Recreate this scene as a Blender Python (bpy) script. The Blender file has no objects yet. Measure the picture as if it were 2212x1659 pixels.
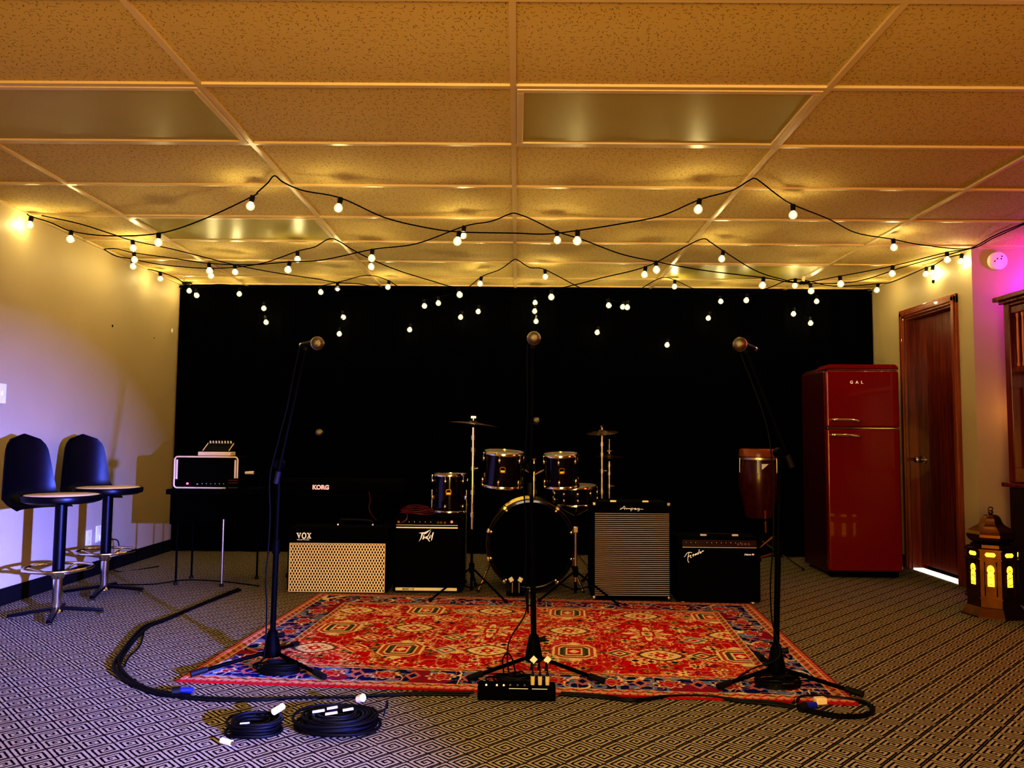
import bpy, math, random
import numpy as np
from mathutils import Vector, Matrix
random.seed(7)
SC = bpy.context.scene
COL = SC.collection
PI = math.pi

# ------------------------------------------------------------------ camera model (2212 x 1659)
FPX, PIT, ROL, YAW = 1691.06, .0687, .0091, -.007
CX, CZ, H = .0262, 1.0243, 2.3788
XL, XR, YB = -3.04, 3.209, 7.03
R0 = Vector((math.cos(YAW), -math.sin(YAW), 0)); F0 = Vector((math.sin(YAW), math.cos(YAW), 0)); Z0 = Vector((0, 0, 1))
FW = F0*math.cos(PIT) + Z0*math.sin(PIT); U0 = Z0*math.cos(PIT) - F0*math.sin(PIT)
RT = R0*math.cos(ROL) + U0*math.sin(ROL); UP = U0*math.cos(ROL) - R0*math.sin(ROL)
CAM = Vector((CX, 0, CZ))
def ray(px, py): return FW + RT*((px-1106)/FPX) - UP*((py-829.5)/FPX)
def plane(px, py, ax, v):
    d = ray(px, py); t = (v - CAM[ax])/d[ax]; return CAM + d*t
def at(px, py, Y): return plane(px, py, 1, Y)
def gnd(px, py, z=0.): return plane(px, py, 2, z)
cd = bpy.data.cameras.new('camera'); cam = bpy.data.objects.new('camera', cd); COL.objects.link(cam)
cd.sensor_width = 36; cd.lens = FPX/2212*36; cd.clip_start = .05
M = Matrix((RT, UP, -FW)).transposed().to_4x4(); M.translation = CAM; cam.matrix_world = M
SC.camera = cam

# ------------------------------------------------------------------ materials
def mat(name, col, rough=.5, metal=0., spec=.5, em=None, ems=0., coat=0., noise=0., nscale=30., bump=0., sheen=0.):
    m = bpy.data.materials.new(name); m.use_nodes = True; nt = m.node_tree; b = nt.nodes['Principled BSDF']
    b.inputs['Base Color'].default_value = (*col, 1); b.inputs['Roughness'].default_value = rough
    b.inputs['Metallic'].default_value = metal; b.inputs['Specular IOR Level'].default_value = spec
    b.inputs['Coat Weight'].default_value = coat; b.inputs['Sheen Weight'].default_value = sheen
    if em: b.inputs['Emission Color'].default_value = (*em, 1); b.inputs['Emission Strength'].default_value = ems
    tc = nt.nodes.new('ShaderNodeTexCoord'); n = nt.nodes.new('ShaderNodeTexNoise')
    n.inputs['Scale'].default_value = nscale; n.inputs['Detail'].default_value = 5
    nt.links.new(tc.outputs['Object'], n.inputs['Vector'])
    if noise:
        r = nt.nodes.new('ShaderNodeMapRange'); r.inputs[3].default_value = 1-noise; r.inputs[4].default_value = 1+noise
        nt.links.new(n.outputs['Fac'], r.inputs[0])
        v = nt.nodes.new('ShaderNodeVectorMath'); v.operation = 'SCALE'; v.inputs[0].default_value = col
        nt.links.new(r.outputs[0], v.inputs['Scale']); nt.links.new(v.outputs[0], b.inputs['Base Color'])
    else:
        r = nt.nodes.new('ShaderNodeMapRange'); r.inputs[3].default_value = max(0, rough-.04); r.inputs[4].default_value = min(1, rough+.04)
        nt.links.new(n.outputs['Fac'], r.inputs[0]); nt.links.new(r.outputs[0], b.inputs['Roughness'])
    if bump:
        bp = nt.nodes.new('ShaderNodeBump'); bp.inputs['Strength'].default_value = bump; bp.inputs['Distance'].default_value = .004
        nt.links.new(n.outputs['Fac'], bp.inputs['Height']); nt.links.new(bp.outputs[0], b.inputs['Normal'])
    return m
class NT:
    def __init__(s, m): s.nt = m.node_tree
    def n(s, t, **k):
        x = s.nt.nodes.new(t)
        for a, v in k.items(): setattr(x, a, v)
        return x
    def put(s, sock, v):
        if isinstance(v, (int, float)): sock.default_value = v
        elif isinstance(v, tuple): sock.default_value = v
        else: s.nt.links.new(v, sock)
    def m(s, op, a, b=0., c=None):
        x = s.n('ShaderNodeMath', operation=op); s.put(x.inputs[0], a); s.put(x.inputs[1], b)
        if c is not None: s.put(x.inputs[2], c)
        return x.outputs[0]
    def mix(s, f, a, b):
        x = s.n('ShaderNodeMix', data_type='RGBA'); s.put(x.inputs[0], f)
        s.put(x.inputs[6], (*a, 1) if isinstance(a, tuple) else a); s.put(x.inputs[7], (*b, 1) if isinstance(b, tuple) else b)
        return x.outputs[2]
    def xyz(s):
        t = s.n('ShaderNodeTexCoord'); x = s.n('ShaderNodeSeparateXYZ'); s.put(x.inputs[0], t.outputs['Object']); return t.outputs['Object'], x.outputs
    def noise(s, vec, sc, det=3):
        x = s.n('ShaderNodeTexNoise'); s.put(x.inputs['Vector'], vec); x.inputs['Scale'].default_value = sc; x.inputs['Detail'].default_value = det; return x.outputs['Fac']
def wood(name, c1, c2, rough=.35, axis=2):
    m = mat(name, c1, rough, coat=.3); q = NT(m); v, s = q.xyz()
    mp = q.n('ShaderNodeMapping'); q.put(mp.inputs[0], v); sc = [14., 14., 14.]; sc[axis] = .9; mp.inputs['Scale'].default_value = sc
    f = q.noise(mp.outputs[0], 3., 6); f = q.m('MULTIPLY_ADD', f, 3.2, -1.1)
    x = q.n('ShaderNodeMix', data_type='RGBA'); x.clamp_factor = True; q.put(x.inputs[0], f)
    x.inputs[6].default_value = (*c1, 1); x.inputs[7].default_value = (*c2, 1)
    q.put(m.node_tree.nodes['Principled BSDF'].inputs['Base Color'], x.outputs[2]); return m

WALL = mat('cream wall paint', (.44, .35, .21), .55, noise=.05, nscale=3., bump=.05)
BLACK = mat('black vinyl', (.0018, .0018, .0018), .7, spec=.04)
BLACKG = mat('black gloss plastic', (.002, .002, .002), .5, spec=.06)
BMET = mat('black powder coated metal', (.0015, .0015, .0017), .55, spec=.045)
RUB = mat('black rubber', (.008, .008, .009), .6, spec=.2)
CABLE = mat('black cable jacket', (.0035, .0035, .004), .5, spec=.14)
WIRE = mat('black light cord', (.0012, .001, .001), .8, spec=.02)
CURT = mat('black curtain cloth', (.0012, .0012, .0014), .9, spec=.01, noise=.3, nscale=40)
CHROME = mat('chrome', (.80, .74, .6), .14, 1.)
STEEL = mat('dull steel', (.55, .5, .42), .35, 1.)
BRASS = mat('aged brass', (.20, .09, .025), .34, 1., noise=.45, nscale=18)
CYMB = mat('bronze cymbal', (.09, .04, .015), .35, 1., noise=.2, nscale=60)
DRUM = mat('black cherry lacquer', (.005, .0006, .001), .12, spec=.3, coat=.35)
WHITE = mat('white plastic', (.8, .78, .72), .45, noise=.03)
CREAM = mat('cream piping', (.8, .66, .42), .45, noise=.08)
LABEL = mat('white lettering', (.85, .82, .75), .5, em=(1, .95, .85), ems=.25)
SILV = mat('brushed silver strip', (.9, .85, .7), .4, .35, noise=.06)
FRED = mat('red enamel', (.20, .0004, .0008), .25, coat=.35)
REDC = mat('dark red cable jacket', (.12, .004, .02), .35)
ORNG = mat('amber rim wood', (.22, .05, .006), .3, noise=.35, nscale=14)
CONGA = mat('red stave lacquer', (.055, .0015, .0015), .3, noise=.9, nscale=30, coat=.1)
WOOD = wood('red stained door wood', (.10, .010, .003), (.23, .035, .008), .35)
WOODH = wood('red stained casing wood', (.17, .03, .008), (.30, .07, .015), .3)
HUTCH = wood('dark mahogany', (.09, .006, .003), (.17, .014, .005), .25)
BASEB = mat('dark baseboard vinyl', (.006, .005, .005), .6, spec=.2)
SEATT = mat('tan wood seat', (.88, .68, .34), .4, noise=.15, nscale=9)
VINYL = mat('black moulded vinyl', (.002, .0015, .003), .35, spec=.14)
TBAR = mat('cream ceiling grid metal', (.66, .50, .27), .35, spec=.6)
DIFF = mat('yellowed light diffuser', (.42, .34, .09), .4, noise=.05, nscale=5)
BLUEC = mat('blue connector shell', (.01, .02, .35), .3)
LEDM = mat('red pilot lamp', (.8, .02, .05), .3, em=(1, .05, .15), ems=9)
GLOW = mat('amber lantern glass', (.9, .5, .05), .5, em=(1, .62, .03), ems=3.2, noise=.3, nscale=160)
HEAD = mat('clear drum head', (.35, .33, .3), .3)
MESHG = mat('microphone grille steel', (.27, .24, .17), .3, 1., noise=.4, nscale=400, bump=.6)
YEL = mat('yellow badge', (.8, .6, .03), .4, em=(1, .75, .05), ems=.15)
DOORLEAK = mat('door gap light strip', (.9, .9, .85), .5, em=(1, 1, .95), ems=.9)  # emissive colour imitating light that leaks under the door

# bulbs
def bulbmats():
    m = bpy.data.materials.new('clear bulb glass'); m.use_nodes = True; q = NT(m); nt = m.node_tree; nt.nodes.clear()
    o = q.n('ShaderNodeOutputMaterial'); t = q.n('ShaderNodeBsdfTransparent'); e = q.n('ShaderNodeEmission'); g = q.n('ShaderNodeBsdfGlossy')
    t.inputs[0].default_value = (.96, .93, .85, 1)
    e.inputs[0].default_value = (1, .86, .5, 1); e.inputs[1].default_value = 2.2; g.inputs['Roughness'].default_value = .05
    fr = q.n('ShaderNodeFresnel'); fr.inputs[0].default_value = 1.5
    m1 = q.n('ShaderNodeMixShader'); m1.inputs[0].default_value = .45; q.put(m1.inputs[1], t.outputs[0]); q.put(m1.inputs[2], e.outputs[0])
    m2 = q.n('ShaderNodeMixShader'); q.put(m2.inputs[0], fr.outputs[0]); q.put(m2.inputs[1], m1.outputs[0]); q.put(m2.inputs[2], g.outputs[0])
    q.put(o.inputs[0], m2.outputs[0])
    k = bpy.data.materials.new('glowing filament'); k.use_nodes = True; k.node_tree.nodes.clear(); q = NT(k)
    o = q.n('ShaderNodeOutputMaterial'); e = q.n('ShaderNodeEmission'); e.inputs[0].default_value = (1, .88, .46, 1); e.inputs[1].default_value = BULB_E
    q.put(o.inputs[0], e.outputs[0]); return m, k
BULB_E = 650.
GLASS, FILA = bulbmats()

def ceiling_mat():
    m = mat('fissured ceiling tile', (.70, .50, .27), .8, spec=.2); q = NT(m); v, s = q.xyz()
    marks = None
    for scl, la, lb, keep, off in ((34., .0075, .0013, .25, 0.), (52., .0035, .0012, .45, 3.7)):
        mp = q.n('ShaderNodeMapping'); q.put(mp.inputs[0], v); mp.inputs['Location'].default_value = (off, off, 0)
        mp.inputs['Scale'].default_value = (1, 1, 0)
        vo = q.n('ShaderNodeTexVoronoi', voronoi_dimensions='2D'); q.put(vo.inputs['Vector'], mp.outputs[0]); vo.inputs['Scale'].default_value = scl
        df = q.n('ShaderNodeVectorMath', operation='SUBTRACT'); q.put(df.inputs[0], mp.outputs[0]); q.put(df.inputs[1], vo.outputs['Position'])
        d = q.n('ShaderNodeSeparateXYZ'); q.put(d.inputs[0], df.outputs[0]); c = q.n('ShaderNodeSeparateXYZ'); q.put(c.inputs[0], vo.outputs['Color'])
        an = q.m('MULTIPLY', c.outputs[0], 6.283); co = q.m('COSINE', an); si = q.m('SINE', an)
        a = q.m('ADD', q.m('MULTIPLY', d.outputs[0], co), q.m('MULTIPLY', d.outputs[1], si))
        b = q.m('SUBTRACT', q.m('MULTIPLY', d.outputs[1], co), q.m('MULTIPLY', d.outputs[0], si))
        b = q.m('ADD', b, q.m('MULTIPLY', q.m('MULTIPLY', a, a), 60.))
        k = q.m('MULTIPLY', q.m('LESS_THAN', q.m('ABSOLUTE', a), la), q.m('LESS_THAN', q.m('ABSOLUTE', b), lb))
        k = q.m('MULTIPLY', k, q.m('GREATER_THAN', c.outputs[1], keep))
        marks = k if marks is None else q.m('MAXIMUM', marks, k)
    nz = q.noise(v, 1.3, 2); tint = q.mix(nz, (.60, .455, .17), (.70, .55, .26))
    gr = q.noise(v, 300., 2); tint = q.mix(q.m('MULTIPLY', gr, .25), tint, (.45, .30, .13))
    c = q.mix(q.m('MULTIPLY', marks, .85), tint, (.16, .08, .02))
    q.put(m.node_tree.nodes['Principled BSDF'].inputs['Base Color'], c)
    return m
CEIL = ceiling_mat()

def floor_mat():
    m = mat('greek key carpet', (.3, .28, .24), .95, spec=.05); q = NT(m); v, s = q.xyz()
    wob = q.n('ShaderNodeTexNoise'); q.put(wob.inputs['Vector'], v); wob.inputs['Scale'].default_value = 90.; wob.inputs['Detail'].default_value = 1
    ws = q.n('ShaderNodeSeparateXYZ'); q.put(ws.inputs[0], wob.outputs['Color'])
    x0 = q.m('MULTIPLY_ADD', ws.outputs[0], .004, s[0]); y0 = q.m('MULTIPLY_ADD', ws.outputs[1], .004, s[1])
    S = .088*math.sqrt(2)
    a = q.m('DIVIDE', q.m('ADD', x0, y0), S); b = q.m('DIVIDE', q.m('SUBTRACT', y0, x0), S)
    ia, ib = q.m('FLOOR', a), q.m('FLOOR', b)
    u = q.m('MULTIPLY_ADD', q.m('SUBTRACT', a, ia), 2., -1.); w = q.m('MULTIPLY_ADD', q.m('SUBTRACT', b, ib), 2., -1.)
    par = q.m('MODULO', q.m('ADD', q.m('ADD', ia, ib), 400.), 2.)      # alternate handedness
    par = q.m('GREATER_THAN', par, .5); sg = q.m('MULTIPLY_ADD', par, 2., -1.)
    u = q.m('MULTIPLY', u, sg)
    P = .37
    up = q.m('MAXIMUM', q.m('ABSOLUTE', u), q.m('ABSOLUTE', w))
    lo = q.m('SUBTRACT', q.m('MAXIMUM', q.m('ABSOLUTE', q.m('SUBTRACT', u, P/2)), q.m('ABSOLUTE', w)), P/2)
    isup = q.m('GREATER_THAN', w, 0.)
    val = q.m('ADD', q.m('MULTIPLY', up, isup), q.m('MULTIPLY', lo, q.m('SUBTRACT', 1., isup)))
    fr = q.m('FRACT', q.m('ADD', q.m('DIVIDE', val, P), 2.05)); line = q.m('LESS_THAN', fr, .57)
    edge = q.m('LESS_THAN', up, .93); line = q.m('MULTIPLY', line, edge)
    n1 = q.noise(v, 1.6, 4); n2 = q.noise(v, 420., 1); n3 = q.noise(v, 11., 3)
    light = q.mix(n1, (.50, .42, .22), (.54, .49, .40)); light = q.mix(q.m('MULTIPLY', n3, .5), light, (.36, .29, .12))  # olive and beige patches paint uneven coloured lighting into the carpet
    light = q.mix(q.m('MULTIPLY', n2, .55), light, (.10, .08, .06))
    c = q.mix(line, (.008, .005, .006), light)
    q.put(m.node_tree.nodes['Principled BSDF'].inputs['Base Color'], c)
    bp = q.n('ShaderNodeBump'); bp.inputs['Strength'].default_value = .35; bp.inputs['Distance'].default_value = .004
    q.put(bp.inputs['Height'], line); q.put(m.node_tree.nodes['Principled BSDF'].inputs['Normal'], bp.outputs[0])
    return m
CARPET = floor_mat()

def vox_mat():
    m = mat('diamond grille cloth', (.7, .6, .45), .7, spec=.1); q = NT(m); v, s = q.xyz()
    a = q.m('DIVIDE', s[0], .0190); b = q.m('DIVIDE', s[2], .0355)
    p = q.m('ABSOLUTE', q.m('SUBTRACT', q.m('FRACT', q.m('ADD', q.m('ADD', a, b), 50.)), .5))
    r = q.m('ABSOLUTE', q.m('SUBTRACT', q.m('FRACT', q.m('ADD', q.m('SUBTRACT', a, b), 50.)), .5))
    hole = q.m('GREATER_THAN', q.m('MINIMUM', p, r), .155)
    hole = q.m('GREATER_THAN', q.m('MINIMUM', q.m('SUBTRACT', .5, p), q.m('SUBTRACT', .5, r)),   .19)
    q.put(m.node_tree.nodes['Principled BSDF'].inputs['Base Color'], q.mix(hole, (.95, .85, .62), (.012, .005, .003)))
    return m
VOXG = vox_mat()
def rib_mat():
    m = mat('ribbed speaker grille', (.1, .1, .1), .6, spec=.1); q = NT(m); v, s = q.xyz()
    w = q.m('FRACT', q.m('DIVIDE', s[2], .01245)); k = q.m('LESS_THAN', w, .42)
    q.put(m.node_tree.nodes['Principled BSDF'].inputs['Base Color'], q.mix(k, (.002, .0015, .0015), (.42, .33, .28)))
    return m
RIBG = rib_mat()

# ------------------------------------------------------------------ mesh builder
def bas(d):
    d = Vector(d).normalized(); a = Vector((0, 0, 1)) if abs(d.z) < .9 else Vector((1, 0, 0))
    x = d.cross(a).normalized(); return x, d.cross(x).normalized()
class MB:
    def __init__(s): s.v = []; s.f = []
    def add(s, vs, fs):
        k = len(s.v); s.v += [tuple(v) for v in vs]; s.f += [tuple(i+k for i in f) for f in fs]; return s
    def box(s, c, d, rz=0., rx=0., ry=0.):
        R = Matrix.Rotation(rz, 3, 'Z') @ Matrix.Rotation(ry, 3, 'Y') @ Matrix.Rotation(rx, 3, 'X'); c = Vector(c)
        vs = [c + R @ Vector((x*d[0]/2, y*d[1]/2, z*d[2]/2)) for x in (-1, 1) for y in (-1, 1) for z in (-1, 1)]
        return s.add(vs, [(0, 1, 3, 2), (4, 6, 7, 5), (0, 4, 5, 1), (2, 3, 7, 6), (0, 2, 6, 4), (1, 5, 7, 3)])
    def bar(s, p0, p1, w, h=None):
        h = h or w; p0, p1 = Vector(p0), Vector(p1); x, y = bas(p1-p0)
        vs = [p + x*a*w/2 + y*b*h/2 for p in (p0, p1) for a, b in ((-1, -1), (1, -1), (1, 1), (-1, 1))]
        return s.add(vs, [(3, 2, 1, 0), (4, 5, 6, 7), (0, 1, 5, 4), (1, 2, 6, 5), (2, 3, 7, 6), (3, 0, 4, 7)])
    def cyl(s, p0, p1, r0, r1=None, n=20, cap=True):
        r1 = r0 if r1 is None else r1; p0, p1 = Vector(p0), Vector(p1); x, y = bas(p1-p0); vs = []
        for p, r in ((p0, r0), (p1, r1)):
            vs += [p + (x*math.cos(2*PI*i/n) + y*math.sin(2*PI*i/n))*r for i in range(n)]
        fs = [(i, (i+1) % n, n+(i+1) % n, n+i) for i in range(n)]
        if cap: fs += [tuple(reversed(range(n))), tuple(range(n, 2*n))]
        return s.add(vs, fs)
    def tube(s, pts, r, n=8, closed=False):
        pts = [Vector(p) for p in pts]; L = len(pts); vs = []; px = None
        for i, p in enumerate(pts):
            d = (pts[(i+1) % L]-pts[i-1]) if closed else (pts[min(i+1, L-1)] - pts[max(i-1, 0)])
            if d.length < 1e-7: d = Vector((0, 0, 1))
            d.normalize()
            x = bas(d)[0] if px is None else (px - d*px.dot(d))
            if x.length < 1e-5: x = bas(d)[0]
            x.normalize(); px = x; y = d.cross(x)
            vs += [p + (x*math.cos(2*PI*k/n) + y*math.sin(2*PI*k/n))*r for k in range(n)]
        fs = []
        for i in range(L if closed else L-1):
            a, b = i*n, ((i+1) % L)*n
            fs += [(a+k, a+(k+1) % n, b+(k+1) % n, b+k) for k in range(n)]
        if not closed: fs += [tuple(reversed(range(n))), tuple(range((L-1)*n, L*n))]
        return s.add(vs, fs)
    def lathe(s, prof, c=(0, 0, 0), n=32, axis=(0, 0, 1), cap=False, phase=0.):
        ax = Vector(axis).normalized(); x, y = bas(ax) if abs(ax.z) < .999 else (Vector((1, 0, 0)), Vector((0, 1, 0))); c = Vector(c); vs = []
        for r, z in prof: vs += [c + ax*z + (x*math.cos(2*PI*i/n+phase) + y*math.sin(2*PI*i/n+phase))*r for i in range(n)]
        fs = [(j*n+i, j*n+(i+1) % n, (j+1)*n+(i+1) % n, (j+1)*n+i) for j in range(len(prof)-1) for i in range(n)]
        if cap: fs += [tuple(reversed(range(n))), tuple(range((len(prof)-1)*n, len(prof)*n))]
        return s.add(vs, fs)
    def ball(s, c, r, n=14, sc=(1, 1, 1)):
        pr = [(max(1e-5, r*math.sin(PI*i/n)), -r*math.cos(PI*i/n)) for i in range(n+1)]; k = len(s.v)
        s.lathe(pr, (0, 0, 0), n*2); c = Vector(c)
        for i in range(k, len(s.v)): v = s.v[i]; s.v[i] = (c.x+v[0]*sc[0], c.y+v[1]*sc[1], c.z+v[2]*sc[2])
        return s
    def prism(s, poly, o, u, v, t):
        o, u, v = Vector(o), Vector(u), Vector(v); n = u.cross(v).normalized()*t; L = len(poly)
        vs = [o+u*a+v*b for a, b in poly] + [o+u*a+v*b+n for a, b in poly]
        return s.add(vs, [tuple(range(L))[::-1], tuple(range(L, 2*L))] + [(i, (i+1) % L, L+(i+1) % L, L+i) for i in range(L)])
    def build(s, name, m, parent=None, smooth=True, bevel=0., loc=None):
        me = bpy.data.meshes.new(name); me.from_pydata(s.v, [], s.f); me.materials.append(m)
        o = bpy.data.objects.new(name, me); COL.objects.link(o)
        if parent: o.parent = parent
        if loc is not None: o.location = loc
        me.validate(); me.update()
        if smooth:
            me.polygons.foreach_set('use_smooth', [True]*len(me.polygons)); me.set_sharp_from_angle(angle=.7)
        if bevel:
            b = o.modifiers.new('bevel', 'BEVEL'); b.width = bevel; b.segments = 3; b.limit_method = 'ANGLE'; b.harden_normals = False
        return o
def thing(name, label, cat, loc=(0, 0, 0), rz=0., group=None):
    o = bpy.data.objects.new(name, None); COL.objects.link(o); o.location = loc; o.rotation_euler = (0, 0, rz); o.empty_display_size = .05
    return tag(o, label, cat, group)
def tag(o, label, cat, group=None):
    o['label'] = label; o['category'] = cat
    if group: o['group'] = group
    return o
def struct(o): o['kind'] = 'structure'; return o
def smoothpath(pts, k=6):
    pts = [Vector(p) for p in pts]; P = [pts[0]*2-pts[1]] + pts + [pts[-1]*2-pts[-2]]; out = []
    for i in range(1, len(P)-2):
        a, b, c, d = P[i-1:i+3]
        for j in range(k):
            t = j/k; out.append(.5*((2*b) + (c-a)*t + (2*a-5*b+4*c-d)*t*t + (3*b-3*c+d-a)*t**3))
    return out + [pts[-1]]
def text_mb(txt, size, depth=.001, font_shear=0., bold=0., space=1.):
    cu = bpy.data.curves.new('t', 'FONT'); cu.body = txt; cu.size = size; cu.extrude = depth; cu.shear = font_shear; cu.offset = bold
    cu.space_character = space; cu.align_x = 'CENTER'; cu.align_y = 'CENTER'; cu.resolution_u = 4
    o = bpy.data.objects.new('t', cu); COL.objects.link(o); dg = bpy.context.evaluated_depsgraph_get()
    me = bpy.data.meshes.new_from_object(o.evaluated_get(dg)); mb = MB()
    mb.add([(v.co.x, -v.co.z, v.co.y) for v in me.vertices], [tuple(p.vertices) for p in me.polygons])   # stands in XZ, faces -Y
    bpy.data.objects.remove(o); bpy.data.curves.remove(cu); bpy.data.meshes.remove(me); return mb
def strokes(lines, w, d=.0015):
    mb = MB()
    for ln in lines:
        pts = smoothpath([(a, 0, b) for a, b in ln], 4) if len(ln) > 2 else [Vector((a, 0, b)) for a, b in ln]
        mb.tube(pts, w, 6)
    for i, v in enumerate(mb.v): mb.v[i] = (v[0], v[1]*.3, v[2])
    return mb

# ------------------------------------------------------------------ room shell
def slab(name, c, d, m, **k): return struct(MB().box(c, d).build(name, m, smooth=False, **k))
YR = -3.2; XF = 5.2; YC = 5.45
slab('floor', ((XL+XF)/2, (YB+YR)/2, -.05), (XF-XL+.4, YB-YR+.4, .1), CARPET).location = (0, 0, 0)
slab('ceiling', ((XL+XF)/2, (YB+YR)/2, H+.06), (XF-XL+.4, YB-YR+.4, .1), CEIL)
slab('wall_left', (XL-.06, (YB+YR)/2, H/2), (.12, YB-YR, H+.04), WALL)
slab('wall_back', ((XL+XR)/2, YB+.06, H/2), (XR-XL+.24, .12, H+.04), BLACK)
slab('wall_rear', ((XL+XF)/2, YR-.06, H/2), (XF-XL, .12, H+.04), WALL)
slab('wall_far', ((XR+.12+XF)/2, YC+.06, H/2), (XF-XR-.12, .12, H+.04), WALL)
slab('wall_side', (XF+.06, (YC+YR)/2, H/2), (.12, YC-YR, H+.04), WALL)
# right wall with a door opening
DY0, DY1, DZ = 5.70, 6.40, 2.03
w = MB(); tw = .12
w.box((XR+tw/2, (YC+DY0)/2, H/2), (tw, DY0-YC, H+.04)); w.box((XR+tw/2, (DY1+YB)/2, H/2), (tw, YB-DY1, H+.04))
w.box((XR+tw/2, (DY0+DY1)/2, (DZ+H+.02)/2), (tw, DY1-DY0, H+.02-DZ)); struct(w.build('wall_right', WALL, smooth=False))
d = struct(MB().box((XR+.095, (DY0+DY1)/2, DZ/2+.02), (.04, DY1-DY0-.03, DZ-.05)).build('door_1', WOOD, smooth=False))
k = MB(); kp = at(2014, 995, 6.05); kz, ky = kp.z, DY1-.10
k.cyl((XR+.075, ky, kz), (XR+.068, ky, kz), .03); k.cyl((XR+.07, ky, kz), (XR+.03, ky, kz), .011); k.ball((XR+.015, ky, kz), .027)
k.build('door_knob', STEEL, d)
t = MB()
for y in (DY0-.035, DY1+.035): t.box((XR-.010, y, DZ/2+.03), (.02, .07, DZ+.06)); t.box((XR-.024, y, DZ/2+.03), (.012, .035, DZ+.04))
t.box((XR-.010, (DY0+DY1)/2, DZ+.035), (.02, DY1-DY0+.14, .07)); t.box((XR-.024, (DY0+DY1)/2, DZ+.035), (.012, DY1-DY0+.105, .035))
struct(t.build('trim_1', WOODH, smooth=False, bevel=.003))
t = MB()
for y in (DY0+.007, DY1-.007): t.box((XR+.06, y, DZ/2), (.118, .014, DZ-.002))
t.box((XR+.06, (DY0+DY1)/2, DZ-.007), (.118, DY1-DY0-.03, .014)); struct(t.build('trim_2', WOOD, smooth=False))
struct(MB().box((XR+.045, (DY0+DY1)/2, .008), (.08, DY1-DY0-.03, .014)).build('door_gap_glow', DOORLEAK, smooth=False))  # glowing strip in place of the light under the door
slab('baseboard_left', (XL+.006, (YB+YR)/2, .05), (.012, YB-YR, .1), BASEB)
slab('baseboard_right', (XR-.006, (DY1+.07+YB)/2, .05), (.012, YB-DY1-.07, .1), BASEB)
slab('baseboard_far', ((XR+XF)/2, YC-.006, .05), (XF-XR-.03, .012, .1), BASEB)
# ceiling grid
T, D, Y0 = 1.2192, .6096, 2.947
g = MB(); gz = H+.0065
i = -9
while Y0+i*D < YB-.05:
    if Y0+i*D > YR: g.box(((XL+XF)/2, Y0+i*D, gz), (XF-XL, .024, .014))
    i += 1
for i in range(-2, 5):
    x = i*T
    if x < XR: g.box((x, (YR+YB)/2, gz), (.024, YB-YR, .0135))
    else: g.box((x, (YR+YC)/2, gz), (.024, YC-YR, .0135))
g.box((XL+.011, (YR+YB)/2, gz), (.022, YB-YR, .013)); g.box(((XL+XR)/2, YB-.011-.07, gz), (XR-XL, .022, .013))
g.box((XR-.011, (YC+YB)/2, gz), (.022, YB-YC, .013)); g.box(((XR+XF)/2, YC-.011, gz), (XF-XR, .022, .013))
struct(g.build('trim_4', TBAR, smooth=False))
def troffer(ix, iy, label):
    cx, cy = (ix+.5)*T, Y0+(iy+.5)*D
    o = thing('ceiling_light', label, 'ceiling light', (cx, cy, H), group='recessed ceiling light panels')
    f = MB(); a, b = T/2-.014, D/2-.014; w = .028
    for y in (-1, 1): f.box((0, y*(b-w/2), .002), (2*a, w, .012))
    for x in (-1, 1): f.box((x*(a-w/2), 0, .002), (w, 2*b-2*w, .012))
    f.build('frame', TBAR, o, smooth=False, bevel=.003)
    MB().box((0, 0, .006), (2*a-2*w, 2*b-2*w, .004)).build('diffuser', DIFF, o, smooth=False)
    return o
troffer(0, 0, 'unlit flat ceiling light panel in the middle of the ceiling, nearest the centre grid line')
troffer(-2, 0, 'unlit flat ceiling light panel cut by the left edge of the photo')
troffer(-2, 3, 'unlit ceiling light panel above the left wall strings, further back')
troffer(1, 5, 'small unlit ceiling light panel near the black curtain at right')

# curtain
cv = []; cf = []; nx, nz = 520, 6
x0, x1 = XL+.005, XR-.005
for j in range(nz+1):
    z = .02 + (H-.035-.02)*j/nz
    for i in range(nx+1):
        x = x0+(x1-x0)*i/nx; a = .008+.010*abs(math.sin(x*1.7+.4))
        cv.append((x, YB-.045 + a*math.sin(x*26+2.2*math.sin(x*2.3)) + .006*math.sin(x*61+z*.6), z))
for j in range(nz):
    for i in range(nx): q = j*(nx+1)+i; cf.append((q, q+1, q+nx+2, q+nx+1))
cu = thing('stage_curtain', 'black cloth curtain covering the whole back wall behind the drums', 'curtain', (0, 0, 0))
MB().add(cv, cf).build('cloth', CURT, cu)
MB().cyl((XL+.004, YB-.045, H-.018), (XR-.004, YB-.045, H-.018), .009).build('curtain_rail', BLACK, cu)

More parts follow.
